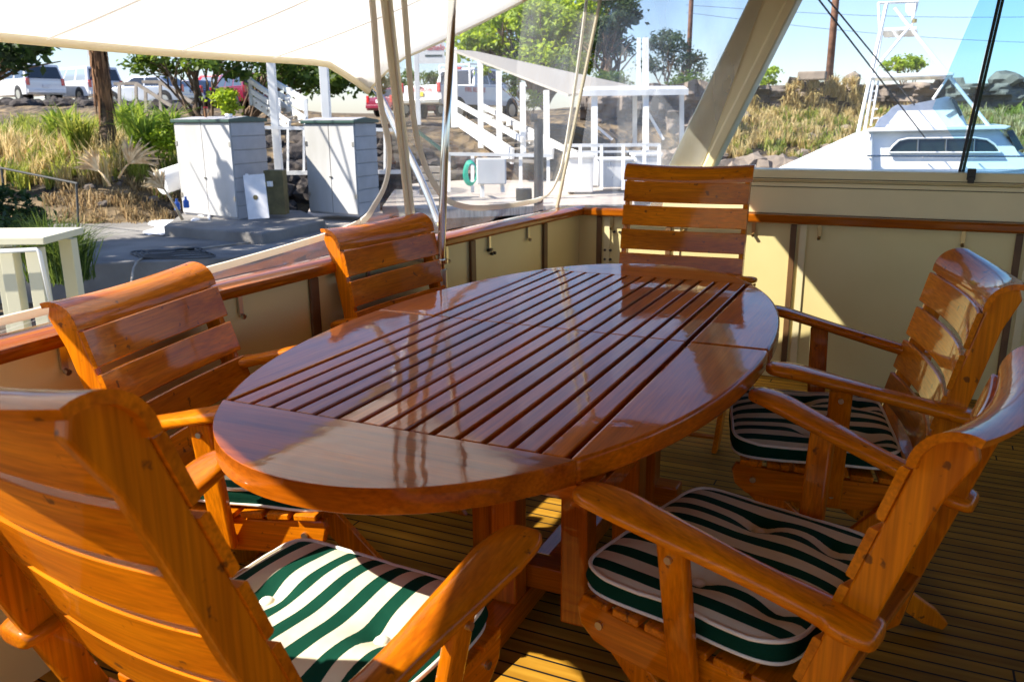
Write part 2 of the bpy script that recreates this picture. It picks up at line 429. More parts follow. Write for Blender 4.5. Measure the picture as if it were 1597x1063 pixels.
# ---- object makers
def link(o, parent=None):
    col.objects.link(o)
    if parent is not None: o.parent = parent
    return o
def tag(o, label=None, cat=None, group=None, kind=None):
    if label: o['label'] = label
    if cat: o['category'] = cat
    if group: o['group'] = group
    if kind: o['kind'] = kind
    return o
def thing(name, label, cat, loc=(0, 0, 0), rz=0, group=None):
    o = bpy.data.objects.new(name, None)
    o.empty_display_size = .1
    link(o); o.location = loc; o.rotation_euler = (0, 0, rz)
    return tag(o, label, cat, group)
def mesh(name, vs, fs, m, parent=None, smooth=False, bevel=0, seg=2, auto=None):
    me = bpy.data.meshes.new(name)
    me.from_pydata([tuple(v) for v in vs], [], fs)
    me.update()
    mm = m if isinstance(m, (list, tuple)) else [m]
    for x in mm: me.materials.append(MATS[x])
    if smooth or auto:
        me.polygons.foreach_set("use_smooth", [True] * len(me.polygons))
    o = link(bpy.data.objects.new(name, me), parent)
    if auto:
        me.set_sharp_from_angle(angle=R(auto))
    if bevel:
        b = o.modifiers.new("b", 'BEVEL'); b.width = bevel; b.segments = seg; b.limit_method = 'ANGLE'; b.angle_limit = R(35)
        if hasattr(b, 'harden_normals'): b.harden_normals = False
    return o
class MB:
    def __init__(s): s.v = []; s.f = []; s.mi = []
    def add(s, vs, fs, mi=0):
        k = len(s.v); s.v += [tuple(v) for v in vs]; s.f += [tuple(i + k for i in f) for f in fs]; s.mi += [mi] * len(fs); return s
    def box(s, c, size, rot=None, mi=0):
        c = Vector(c); h = Vector(size) / 2
        vs = [Vector((x * h.x, y * h.y, z * h.z)) for x in (-1, 1) for y in (-1, 1) for z in (-1, 1)]
        if rot is not None: vs = [rot @ v for v in vs]
        vs = [c + v for v in vs]
        return s.add(vs, [(0, 1, 3, 2), (4, 6, 7, 5), (0, 4, 5, 1), (2, 3, 7, 6), (0, 2, 6, 4), (1, 5, 7, 3)], mi)
    def bar(s, a, b, w_, h_, up=(0, 0, 1), mi=0):
        a = Vector(a); b = Vector(b); d = (b - a); L = d.length; d.normalize()
        sd_ = d.cross(Vector(up))
        if sd_.length < 1e-4: sd_ = d.cross(Vector((1, 0, 0)))
        sd_.normalize(); u_ = sd_.cross(d)
        rot = Matrix((d, sd_, u_)).transposed()
        return s.box((a + b) / 2, (L, w_, h_), rot, mi)
    def tube(s, pts, r, n=8, mi=0, closed=False):
        pts = [Vector(p) for p in pts]; N = len(pts); rings = []
        rr = r if isinstance(r, (list, tuple)) else [r] * N
        prev = None
        for i in range(N):
            if closed: t = pts[(i + 1) % N] - pts[i - 1]
            else: t = pts[min(i + 1, N - 1)] - pts[max(i - 1, 0)]
            t.normalize()
            if prev is None:
                a = t.cross(Vector((0, 0, 1)))
                if a.length < .05: a = t.cross(Vector((1, 0, 0)))
            else:
                a = prev - t * prev.dot(t)
                if a.length < 1e-5: a = t.cross(Vector((0, 0, 1)))
            a.normalize(); prev = a; b = t.cross(a)
            rings.append([pts[i] + (a * math.cos(q) + b * math.sin(q)) * rr[i] for q in [2 * math.pi * k / n for k in range(n)]])
        vs = [p for r_ in rings for p in r_]; fs = []
        for i in range(N if closed else N - 1):
            j = (i + 1) % N
            for k in range(n): fs.append((i * n + k, i * n + (k + 1) % n, j * n + (k + 1) % n, j * n + k))
        if not closed:
            fs.append(tuple(reversed(range(n)))); fs.append(tuple((N - 1) * n + k for k in range(n)))
        return s.add(vs, fs, mi)
    def prism(s, poly, axis, a, b, mi=0):
        """poly of 2D points in the plane of the other two axes, extruded from a to b"""
        def P(p, t):
            if axis == 'x': return (t, p[0], p[1])
            if axis == 'y': return (p[0], t, p[1])
            return (p[0], p[1], t)
        n = len(poly)
        vs = [P(p, a) for p in poly] + [P(p, b) for p in poly]
        fs = [tuple(range(n)), tuple(reversed(range(n, 2 * n)))] + [(i, i + n, (i + 1) % n + n, (i + 1) % n) for i in range(n)]
        return s.add(vs, fs, mi)
    def loft(s, rings, closed=True, caps=True, mi=0):
        n = len(rings[0]); vs = [p for r_ in rings for p in r_]; fs = []
        for i in range(len(rings) - 1):
            for k in range(n if closed else n - 1):
                fs.append((i * n + k, i * n + (k + 1) % n, (i + 1) * n + (k + 1) % n, (i + 1) * n + k))
        if caps:
            fs.append(tuple(reversed(range(n)))); fs.append(tuple((len(rings) - 1) * n + k for k in range(n)))
        return s.add(vs, fs, mi)
    def obj(s, name, m, parent=None, smooth=False, bevel=0, seg=2, auto=None):
        o = mesh(name, s.v, s.f, m, parent, smooth, bevel, seg, auto)
        if max(s.mi, default=0) > 0: o.data.polygons.foreach_set("material_index", s.mi)
        bm = bmesh.new(); bm.from_mesh(o.data); bmesh.ops.recalc_face_normals(bm, faces=bm.faces); bm.to_mesh(o.data); bm.free()
        return o

# ================================================================== THE DECK AND ITS SETTING
def railx(y):          # outer edge line of the port rail in plan
    pts = [(-3, -1.74), (0, -1.80), (1.17, -1.855), (1.8, -1.885), (2.38, -1.865), (3.07, -1.80), (3.9, -1.73), (4.36, -1.69)]
    for (a, xa), (b, xb) in zip(pts, pts[1:]):
        if y <= b:
            t = (y - a) / (b - a); return xa + (xb - xa) * t
    return pts[-1][1]
YS = [-3 + .15 * i for i in range(50) if -3 + .15 * i < 4.3] + [4.33]
o = MB().box((0.35, .6, -.05), (4.6, 7.6, .10)).obj('deck', 'teak_deck'); tag(o, kind='structure')

# port bulwark
pb = thing('bulwark', 'cream panelled port side bulwark under the varnished rail', 'bulwark', (-1.8, 2, 0))
def W2L(o, p): return Vector(p) - o.location
m_ = MB()
inner = [(railx(y) + .055, y) for y in YS]; outer = [(railx(y) + .015, y) for y in YS]
rings = [[(x1 + 1.8, y - 2, -.12), (x1 + 1.8, y - 2, .788), (x0 + 1.8, y - 2, .788), (x0 + 1.8 - .12, y - 2, -.95)] for (x1, y), (x0, _) in zip(inner, outer)]
m_.loft(rings).obj('panel', 'panel_paint', pb, auto=40)
m_ = MB()
prof = [(-.052, .790), (.052, .790), (.060, .802), (.056, .822), (.035, .832), (-.035, .832), (-.056, .822), (-.060, .802)]
rings = [[(railx(y) + .045 + a + 1.8, y - 2, b) for a, b in prof] for y in YS]
m_.loft(rings).obj('cap_rail', 'rail_wood_Y', pb, auto=50)
for y in (2.26, 3.25, 3.925):
    x = railx(y) + .055 + 1.8
    MB().box((x + .006, y - 2, .39), (.012, .045, .78)).obj('batten', 'batten_brown', pb, bevel=.003)
for y in (-.6, .35, 1.3, 1.92, 2.55, 3.05, 3.39, 3.75):
    x = railx(y) + .057 + 1.8
    h = MB(); h.box((x + .005, y - 2, .757), (.008, .017, .062)); h.tube([(x + .008, y - 2, .722), (x + .02, y - 2, .718)], .008)
    h.obj('hook', 'dull_steel', pb)
for y, z in ((1.85, .66), (2.48, .70), (3.02, .715), (3.02, .66), (3.39, .72), (3.42, .70)):
    x = railx(y) + .057 + 1.8
    h = MB()
    for dy in (-.013, .013):
        h.tube([(x, y - 2 + dy, z), (x + .012, y - 2 + dy, z)], .007, 8)
    h.obj('snap_stud', 'dark_metal', pb)

# stern bulwark
sb = thing('bulwark', 'cream panelled stern bulwark with raised coaming behind the far chair', 'bulwark', (0, 4.33, 0))
MB().box((.42, .06, .34), (4.16, .12, .90)).obj('panel', 'panel_paint', sb)
p_ = MB(); p_.box((.42, .010, .807), (4.16, .124, .042)); p_.obj('cap_rail', 'rail_wood_X', sb, bevel=.010, seg=3)
p_ = MB()
p_.box((.80, .055, .905), (3.96, .10, .150)); p_.box((.80, .052, 1.016), (3.96, .13, .050)); p_.box((.80, .060, .986), (3.96, .10, .008))
p_.obj('coaming', 'cream_paint', sb, bevel=.004)
p_ = MB(); p_.box((.8, .0035, .959), (3.96, .004, .004)); p_.box((.8, -.0145, 1.0), (3.96, .004, .004)); p_.obj('seam', 'olive_box', sb)
for x in (-1.52, -1.14, -.52, .435, 1.4):
    q = MB(); q.box((x, -.007, .39), (.028, .014, .78)); q.obj('batten', 'batten_brown', sb, bevel=.003)
    q = MB(); q.box((x + .045, -.004, .39), (.03, .008, .78)); q.obj('trim', 'cream_paint', sb)
for x in (-1.45, -1.06, -.71, -.40, .215, .9):
    h = MB(); h.box((x, -.006, .757), (.018, .008, .06)); h.tube([(x, -.008, .722), (x, -.022, .718)], .008); h.obj('hook', 'brass', sb)
for x, z in ((-1.42, .70), (-1.47, .60), (-1.47, .55), (-1.30, .71)):
    h = MB()
    for dx in (-.015, .015): h.tube([(x + dx, 0, z), (x + dx, -.012, z)], .007, 8)
    h.obj('snap_stud', 'dark_metal', sb)
h = MB(); h.box((.215, -.016, 1.035), (.034, .03, .05)); h.box((.215, -.030, 1.012), (.026, .02, .03)); h.obj('latch', 'dark_metal', sb, bevel=.003)

bw = thing('bulwark', 'cream starboard bulwark with a varnished rail beyond the right chairs', 'bulwark', (2.45, 1.5, 0))
MB().box((0, 0, .39), (.08, 5.6, .79)).obj('panel', 'panel_paint', bw)
MB().box((0, 0, .81), (.12, 5.6, .042)).obj('cap_rail', 'rail_wood_Y', bw, bevel=.01)
# slanting support pillar at the stern
ar = thing('roof_support', 'wide slanting beige pillar rising from the stern coaming to the roof', 'pillar', (-1.06, 4.40, 1.0))
def arch_ring(z, w0=0, w1=0):
    t = (z - 1.04) / .78
    xl = -1.182 + .357 * t; xr = -.937 + .359 * t
    return [(xl + 1.06, 0.02), (xl + 1.06 + .02, -.05), (xr + 1.06 - .055, -.05), (xr + 1.06 - .045, -.062), (xr + 1.06 - .005, -.062), (xr + 1.06, -.05), (xr + 1.06, .08), (xl + 1.06, .08)]
rs = []
for z in (.832, 1.04, 1.4, 1.82, 1.95):
    rs.append([(a, b, z - 1.0) for a, b in arch_ring(z)])
MB().loft(rs).obj('column', 'cream_paint', ar, bevel=.003)

# roof of the cockpit (seen in reflections and by its shade)
rf = thing('hardtop', 'pale flat cockpit roof over the table', 'roof', (.45, 1.4, 1.9))
MB().box((0, 0, .04), (4.1, 6.0, .07)).obj('panel', 'headliner', rf, bevel=.01)
e = MB(); e.box((0, 2.98, -.015), (4.1, .05, .035)); e.box((-2.04, 0, -.015), (.05, 5.9, .035)); e.obj('edge_channel', 'dull_steel', rf, bevel=.004)

# awning off the port side of the roof
aw = thing('awning', 'big cream canvas awning stretched out over the port side', 'awning', (-2.1, 2.5, 1.7))
NX, NY = 14, 26
vs = []; fs = []
Y1 = 3.34
for j in range(NY + 1):
    for i in range(NX + 1):
        t = i / NX; s_ = j / NY
        Y0 = .25 + .50 * min(1, max(0, (t - .25) / .65))  # unseen slanted front edge, shaped to shade the table end but not the cushions
        y = Y0 + (Y1 - Y0) * s_; x = -1.40 - .88 * t
        z = 1.80 - .275 * t - .015 * math.sin(math.pi * t)
        ex = max(0, t - .82) / .18; ey = max(0, s_ - .88) / .12
        # rounded corner
        if ex > 0 and ey > 0:
            q = min(1, math.hypot(ex, ey)); 
            k = max(abs(ex), abs(ey)) / math.hypot(ex, ey)
            x += .16 * ex * (1 - k) ; y -= .26 * ey * (1 - k); z -= .08 * ex * ey
        z -= .03 * ey * t + .004 * math.sin(9 * s_ + 3 * t)
        vs.append((x + 2.1, y - 2.5, z - 1.7))
for j in range(NY):
    for i in range(NX):
        a = j * (NX + 1) + i; fs.append((a, a + 1, a + NX + 2, a + NX + 1))
cv = mesh('canvas', vs, fs, 'awning_canvas', aw, smooth=True)
sol = cv.modifiers.new('s', 'SOLIDIFY'); sol.thickness = .002
for y_ in (1.35, 1.85, 2.35, 2.8):
    ribbon_pts = []
    for i in range(NX + 1):
        t = .02 + .96 * i / NX; ribbon_pts.append((-1.40 - .88 * t + 2.1, y_ - .12 * t - 2.5, 1.80 - .275 * t - .015 * math.sin(math.pi * t) - .008 - 1.7))
    MB().tube(ribbon_pts, .003, 5).obj('seam', 'awning_canvas', aw)
edge = [vs[j * (NX + 1) + NX] for j in range(NY + 1)] + [vs[NY * (NX + 1) + i] for i in range(NX - 1, -1, -1)]
MB().tube([(a, b, c - .006) for a, b, c in edge[:NY + 1]], .015, 8).obj('hem', 'webbing', aw, smooth=True)
MB().tube([(a, b, c - .003) for a, b, c in edge[NY:]], .006, 8).obj('hem', 'webbing', aw, smooth=True)
bow = [Vector(p) for p in ((-2.265, 3.19, 1.49), (-2.255, 3.28, 1.46), (-2.235, 3.32, 1.42), (-2.20, 3.33, 1.36), (-2.12, 3.32, 1.22), (-2.03, 3.31, 1.07), (-1.965, 3.30, .95), (-1.91, 3.29, .83))]
def smooth_pts(p, k=4):
    out = []
    for i in range(len(p) - 1):
        p0 = p[max(i - 1, 0)]; p1 = p[i]; p2 = p[i + 1]; p3 = p[min(i + 2, len(p) - 1)]
        for j in range(k):
            t = j / k
            out.append(.5 * ((2 * p1) + (-p0 + p2) * t + (2 * p0 - 5 * p1 + 4 * p2 - p3) * t * t + (-p0 + 3 * p1 - 3 * p2 + p3) * t ** 3))
    out.append(p[-1]); return out
o = MB().tube(smooth_pts(bow), .017, 10).obj('awning_bow', 'aluminium', smooth=True)
tag(o, 'bright curved metal tube holding the awning corner off the rail', 'awning tube')

# steel stanchion
st = thing('stanchion', 'polished steel pole rising from a socket on the port rail', 'pole', (-1.66, 2.867, .55))
MB().tube([(0, 0, -.1), (0, 0, .23), (.028, -.002, .6), (.10, -.005, 1.35)], .0155, 14).obj('tube', 'steel', st, smooth=True)
MB().tube([(0, 0, .03), (0, 0, .17)], .022, 14).obj('socket', 'dull_steel', st, auto=40)
MB().tube([(0, 0, .195), (0, 0, .21)], .028, 14).obj('collar', 'steel', st, auto=40)
MB().tube([(0, -.02, .10), (0, -.035, .10)], .006).obj('screw', 'steel', st)
MB().bar((0, 0, .20), (-.10, 0, .20), .03, .01).obj('bracket', 'steel', st)
bpy.context.view_layer.update()

# clear curtains: batten (thing), vinyl, sewn window outline
def ribbon(pts, wdt, thick, name, m, parent=None, side=(0, 1, 0)):
    s_ = MB(); s_.v = []
    pts = [Vector(p) for p in pts]; sd_ = Vector(side).normalized()
    rings = []
    for i, p in enumerate(pts):
        t = (pts[min(i + 1, len(pts) - 1)] - pts[max(i - 1, 0)]).normalized()
        s2 = (sd_ - t * sd_.dot(t)).normalized(); nn = t.cross(s2)
        rings.append([p + s2 * wdt / 2 + nn * thick / 2, p + s2 * wdt / 2 - nn * thick / 2, p - s2 * wdt / 2 - nn * thick / 2, p - s2 * wdt / 2 + nn * thick / 2])
    s_.loft(rings)
    return s_.obj(name, m, parent)
side_dir = (-.25, 1, 0)
def curtain(name, label, corners, m, nx=16, nz=16, wave=.006, group=None, seed=0):
    """bottom-left, bottom-right, top-right, top-left"""
    a, b, c, d = [Vector(p) for p in corners]
    n = (b - a).cross(d - a).normalized(); vs = []; fs = []
    for j in range(nz + 1):
        for i in range(nx + 1):
            s_ = i / nx; t = j / nz
            p = (a * (1 - s_) + b * s_) * (1 - t) + (d * (1 - s_) + c * s_) * t
            p = p + n * (wave * math.sin(7 * s_ + 5 * t + seed) * math.sin(math.pi * s_) + wave * .6 * math.sin(19 * s_ - 9 * t + seed))
            vs.append(p)
    for j in range(nz):
        for i in range(nx):
            k = j * (nx + 1) + i; fs.append((k, k + 1, k + nx + 2, k + nx + 1))
    return mesh(name, vs, fs, m, None, smooth=True), n
A0 = Vector((-1.835, 2.93, .83)); A1 = Vector((-1.535, 2.27, 1.87))
A0 = Vector((-1.825, 2.925, .835)); A1 = A0 + (Vector((-1.56, 2.402, 1.656)) - A0) * 1.28
B0 = Vector((-1.715, 4.20, .83)); B1 = Vector((-1.53, 4.31, 1.87))
for (p, q, lab) in ((A0, A1, 'cream zipped batten between the open and the closed clear curtain'), (B0, B1, 'cream corner batten where port curtain meets stern window')):
    e = thing('curtain_batten', lab, 'batten', tuple(p), group='battens of the clear curtains')
    ribbon([Vector((0, 0, 0)), (q - p) * .35 + Vector((.0, .004, 0)), (q - p) * .7, q - p], .080, .008, 'webbing_strip', 'webbing', e, side_dir)
    zp = [Vector((.006, 0, 0)), (q - p) + Vector((.006, 0, 0))]
    ribbon(zp, .014, .006, 'zip', 'piping', e, side_dir)
# closed port curtain between the battens
o, n_ = curtain('clear_curtain', '', (A0, B0, B1, A1), 'vinyl_cloudy', 30, 24, .013)
tag(o, 'clear vinyl curtain on the port side aft of the steel pole', 'curtain')
U2 = [(-1.50, 2.36, 1.84), (-1.56, 2.485, 1.665), (-1.66, 2.678, 1.307), (-1.71, 2.82, 1.14), (-1.74, 2.95, 1.04), (-1.775, 3.108, .965), (-1.775, 3.28, .92), (-1.765, 3.471, .900), (-1.75, 3.78, .888), (-1.735, 4.053, .900), (-1.70, 4.13, .98), (-1.67, 4.16, 1.12), (-1.60, 4.14, 1.5), (-1.54, 4.11, 1.86)]
ribbon(smooth_pts([Vector(p) + Vector((.012, 0, 0)) for p in U2], 5), .024, .006, 'sewn_edge', 'curtain_piping', o, (.1, 1, .2))
# port curtain forward of batten A: only the border of its opening
U1 = [(-1.50, 2.17, 1.86), (-1.56, 2.303, 1.645), (-1.66, 2.47, 1.37), (-1.72, 2.60, 1.22), (-1.78, 2.69, 1.13), (-1.805, 2.69, 1.05), (-1.82, 2.64, .985), (-1.83, 2.571, .935), (-1.845, 2.37, .905), (-1.86, 1.797, .872), (-1.86, 1.211, .862), (-1.80, .3, .86)]
U1s = smooth_pts([Vector(p) for p in U1], 5)
Bd = []
for i, p in enumerate(U1s):   # outer border: batten line and rail line
    t = i / (len(U1s) - 1)
    if p.z > 1.12:
        tt = (p.z - A0.z) / (A1.z - A0.z); q = A0.lerp(A1, tt)
    elif p.y > 2.55:
        a_ = (1.12 - p.z) / .2; a_ = max(0, min(1, a_)); q = A0.lerp(A1, max(0, (1.12 - A0.z) / (A1.z - A0.z) * (1 - a_)))
        q = q + Vector((0, 0, 0))
    else:
        q = Vector((railx(p.y) + .01, p.y + .08, .834))
    Bd.append(q)
vs = [];
for p, q in zip(U1s, Bd):
    for t in (0, .33, .66, 1): vs.append(p.lerp(q, t) + Vector((.006 * math.sin(9 * t + 11 * p.y), 0, 0)))
fs = [(4 * i + k, 4 * i + k + 1, 4 * i + k + 5, 4 * i + k + 4) for i in range(len(U1s) - 1) for k in range(3)]
o = mesh('clear_curtain', vs, fs, 'vinyl_clear', None, smooth=True)
tag(o, 'clear vinyl border of the open port window nearest the camera', 'curtain')
ribbon([p + Vector((.012, 0, 0)) for p in U1s], .024, .006, 'sewn_edge', 'curtain_piping', o, (.1, 1, .3))
# stern window left of the pillar
o, _ = curtain('clear_curtain', '', ((-1.68, 4.345, .832), (-1.06, 4.345, .832), (-.72, 4.345, 1.87), (-1.53, 4.345, 1.87)), 'vinyl_hazy', 22, 16, .006, seed=2)
tag(o, 'hazy clear stern curtain left of the slanting pillar', 'curtain')
# stern glass right of the pillar
g = thing('stern_window', 'clear stern window between the slanting pillar and the dark edge strip', 'window', (0, 4.40, 1.04))
mesh('pane', [(-.93, 0, 0), (.168, 0, 0), (.255, 0, .9), (-.53, 0, .9)], [(0, 1, 2, 3)], 'glass_pane', g)
g2 = thing('stern_window', 'blue tinted stern window right of the dark edge strip', 'window', (0, 4.385, 1.04))
mesh('pane', [(.176, 0, 0), (2.3, 0, 0), (2.3, 0, .9), (.262, 0, .9)], [(0, 1, 2, 3)], 'glass_tinted', g2)
e = MB(); e.bar((.170, -.002, .0), (.256, -.002, .9), .012, .013, up=(1, 0, 0)); e.obj('edge_strip', 'black_plastic', g2)
e = MB(); e.bar((.184, .004, .0), (.270, .004, .9), .010, .012, up=(1, 0, 0)); e.obj('edge_seal', 'dark_green', g2)
g3 = mesh('tinted_flap', [(-.10 + .13, 4.425, 1.32), (.168, 4.425, 1.14), (.250, 4.425, 1.90), (.215, 4.425, 1.94)], [(0, 1, 2, 3)], 'glass_tinted')
tag(g3, 'pale blue see-through flap with a slanting edge behind the stern window', 'flap')
for i, x in enumerate((-.2,)):
    pass

# ================================================================== TABLE
TC = Vector((-.862, 2.085, 0)); TA, TB = .575, 1.10
tb = thing('dining_table', 'long oval varnished slatted table in the middle of the deck', 'table', tuple(TC))
ZT = .74; TH = .046
def ex(y, n=2.12): return TA * max(0, 1 - (abs(y) / TB) ** n) ** (1 / n)
def ey(x, n=2.12): return TB * max(0, 1 - (abs(x) / TA) ** n) ** (1 / n)
YE = .835; XS = .372; G = .0016
def tpiece(name, poly, m):
    o = MB().prism(poly, 'z', ZT - TH, ZT).obj(name, m, tb, bevel=.014, seg=5, auto=60)
    for p in o.data.polygons: p.use_smooth = True
    o.data.set_sharp_from_angle(angle=R(80))
    return o
# end leaves
for s_ in (-1, 1):
    arc = []
    x1 = ex(YE + G)
    for i in range(41):
        a = math.pi * i / 40
        x = math.cos(a) * x1
        arc.append((x, s_ * ey(x)))
    arc[0] = (x1, s_ * (YE + G)); arc[-1] = (-x1, s_ * (YE + G))
    if s_ < 0: arc = arc[::-1]
    tpiece('end_leaf', arc, 'table_wood_X')
for sx in (-1, 1):
    for sy in (-1, 1):
        pl = [(sx * (XS + .004), sy * G)]
        for i in range(21):
            y = G + (YE - 2 * G) * i / 20
            pl.append((sx * ex(y), sy * y))
        pl.append((sx * (XS + .004), sy * (YE - G)))
        if sx * sy < 0: pl = pl[::-1]
        tpiece('side_board', pl, 'table_wood_Y')
NS = 14; pitch = 2 * XS / NS
for sy in (-1, 1):
    m_ = MB()
    for i in range(NS):
        x = -XS + pitch * (i + .5)
        m_.box((x, sy * (YE / 2), ZT - .021), (pitch - .0115, YE - 2.5 * G, .042))
    m_.obj('slat_panel', 'table_wood_Y', tb, bevel=.0025, seg=2)
m_ = MB()
for y in (-.80, -.42, -.035, .035, .42, .80): m_.box((0, y, ZT - .063), (2 * XS + .1, .05, .038))
for x in (-XS - .03, XS + .03): m_.box((x, 0, ZT - .0705), (.05, 1.66, .04))
m_.obj('under_frame', 'table_wood_X', tb)
for (x, y) in ((-.99, 1.93), (-.865, 1.80), (-.665, 1.78), (-.60, 1.98), (-.95, 2.5), (-.70, 2.5)):
    MB().box((x - TC.x, y - TC.y, .385), (.07, .07, .625)).obj('leg', 'table_wood_Z', tb, bevel=.006)
m_ = MB()
m_.box((0.06, -.20, .115), (.42, .07, .07)); m_.box((.06, .42, .115), (.42, .07, .07)); m_.box((.085, .10, .11), (.07, .56, .06))
m_.obj('stretcher', 'table_wood_X', tb, bevel=.005)
for x in (-.865,):
    m_ = MB(); m_.prism([(-.62, .0), (.62, .0), (.62, .035), (.45, .072), (-.45, .072), (-.62, .035)], 'x', x - TC.x - .035, x - TC.x + .035)
    m_.obj('foot', 'table_wood_Y', tb, bevel=.004)

# ================================================================== CHAIRS
PV, PZ = -.20, .40
def offset_poly(pts, hw):
    left = []; right = []
    n = len(pts)
    for i in range(n):
        p = Vector(pts[i])
        if i == 0: t = (Vector(pts[1]) - p).normalized(); k = 1
        elif i == n - 1: t = (p - Vector(pts[i - 1])).normalized(); k = 1
        else:
            t1 = (p - Vector(pts[i - 1])).normalized(); t2 = (Vector(pts[i + 1]) - p).normalized(); t = (t1 + t2).normalized(); k = 1 / max(.5, t.dot(t1))
        nn = Vector((-t.y, t.x)); h = hw[i] if isinstance(hw, (list, tuple)) else hw
        left.append(p + nn * h * k); right.append(p - nn * h * k)
    return left + right[::-1]
def make_chair(label, x, y, heading, vt, zt, dz=0.0):
    t = thing('deck_chair', label, 'chair', (x, y, 0), heading - math.pi / 2, 'slatted wooden armchairs round the table')
    S = Vector((vt - PV, zt - PZ)); L = S.length; S.normalize(); F = Vector((S.y, -S.x))   # (v,z); F = forward normal
    piv = Vector((PV, PZ)); hw = .026
    Lc = L - .045
    rad = .063
    cen = piv + S * Lc - F * (rad - hw - .004)
    arc = [cen + F * (rad - .011) * math.cos(a) + S * (rad - .011) * math.sin(a) for a in [R(q) for q in range(0, 96, 8)]]
    knee = Vector((-.165, .33)); foot = Vector((.17, .0))
    frontline = [foot + Vector((.035, 0)), knee + Vector((.038, .03)), piv + F * hw]
    backline = [cen + S * .03 - F * .012, piv + S * (Lc - .05) - F * (hw + .004), piv - F * hw, knee + Vector((-.04, -.03)), foot + Vector((-.045, .0))]
    poly = frontline + arc + backline
    for s_ in (-1, 1):
        MB().prism([tuple(p) for p in poly], 'x', s_ * .245, s_ * .266).obj('stile', 'chair_wood_Z', t, bevel=.004, seg=2)
    # crest
    def bow_(u): return .034 * (1 - (u / .29) ** 2)
    rings = []
    NU = 18
    for i in range(NU + 1):
        u = -.276 + .552 * i / NU; b_ = bow_(u)
        ring = []
        for rr_, rng in ((rad + .003, range(-14, 100, 9)), (rad - .010, range(94, -15, -9))):
            for q in rng:
                a = R(q); p = cen + F * (rr_ * math.cos(a) - b_) + S * (rr_ * math.sin(a) - b_ * .25); ring.append((u, p.x, p.y))
        rings.append(ring)
    MB().loft(rings).obj('crest_rail', 'chair_wood_X', t, auto=50)
    # back slats
    m_ = MB(); sp = Lc - .022; n_s = 0
    wid = .088; gap = .0165
    while sp - wid > .03 and n_s < 5:
        rings = []
        for i in range(NU + 1):
            u = -.268 + .536 * i / NU; b_ = bow_(u)
            ring = []
            for (ds, df) in ((0, .0), (0, .010), (-.003, .013), (-wid + .003, .013), (-wid, .010), (-wid, 0)):
                p = piv + S * (sp + ds) + F * (hw + .0005 + df - b_); ring.append((u, p.x, p.y))
            rings.append(ring)
        m_.loft(rings); sp -= wid + gap; n_s += 1
    m_.obj('backrest', 'chair_wood_X', t, auto=40)
    # seat rails
    rp = [(-.190, .335), (-.190, .400), (.10, .412), (.235, .425), (.243, .405), (.235, .37), (.205, .345), (.16, .335), (-.02, .325)]
    for s_ in (-1, 1):
        MB().prism(rp, 'x', s_ * .221, s_ * .242).obj('seat_rail', 'chair_wood_Y', t, bevel=.004)
    m_ = MB()
    for k in range(7):
        v = .232 - .035 - k * .067
        z = .408 + .018 * max(0, (v + .1) / .33) + .008
        m_.box((0, v, z), (.505, .055, .015), Matrix.Rotation(.06, 3, 'X'))
    m_.obj('seat', 'chair_wood_X', t, bevel=.003)
    for s_ in (-1, 1):
        pl = offset_poly([(.20, .375), (.10, .28), (-.27, .040), (-.315, .014)], [.030, .030, .027, .012])
        MB().prism([tuple(p) for p in pl], 'x', s_ * .198, s_ * .218).obj('leg', 'chair_wood_Z', t, bevel=.005)
    for (hw_, vv) in ((.246, .155), (.2, -.20)): MB().tube([(-hw_, vv, .05), (hw_, vv, .05)], .010, 8).obj('cross_rod', 'chair_wood_X', t, smooth=True)
    # arms
    for s_ in (-1, 1):
        path = [(-.306, .276, .590, .018, .008), (-.300, .276, .592, .036, .014), (-.27, .277, .597, .044, .016), (-.245, .279, .602, .042, .016), (-.22, .280, .606, .033, .016), (-.12, .293, .630, .029, .015), (-.02, .307, .656, .036, .014), (.05, .317, .674, .041, .014), (.10, .324, .687, .044, .014), (.142, .329, .694, .040, .013), (.168, .331, .696, .031, .012), (.180, .332, .696, .012, .006)]
        pts = smooth_pts([Vector(p[:3]) for p in path], 3); rr_ = smooth_pts([Vector((p[3], p[4], 0)) for p in path], 3)
        rings = []
        for p, q in zip(pts, rr_):
            ring = []
            for k in range(16):
                a = 2 * math.pi * k / 16; ca, sa = math.cos(a), math.sin(a); e_ = .62
                ring.append((s_ * (p.y + q.x * math.copysign(abs(ca) ** e_, ca)), p.x, p.z + dz + q.y * math.copysign(abs(sa) ** e_, sa)))
            rings.append(ring)
        MB().loft(rings).obj('armrest', 'chair_wood_Y', t, smooth=True)
        m_ = MB(); m_.bar((s_ * .318, .005, .652 + dz), (s_ * .262, .0, .345), .024, .052, up=(0, 1, 0)); m_.obj('arm_post', 'chair_wood_Z', t, bevel=.007, seg=3)
        m_ = MB()
        for (xa, xb, yy, zz, rr2) in ((.322, .333, .005, .625 + dz, .0065), (.24, .279, .0, .375, .0065), (.240, .248, .19, .385, .008), (.264, .271, PV, PZ - .02, .008)):
            MB().tube([(s_ * xa, yy, zz), (s_ * xb, yy, zz)], rr2, 10).obj('bolt', 'dull_steel', t, auto=40)
    return t
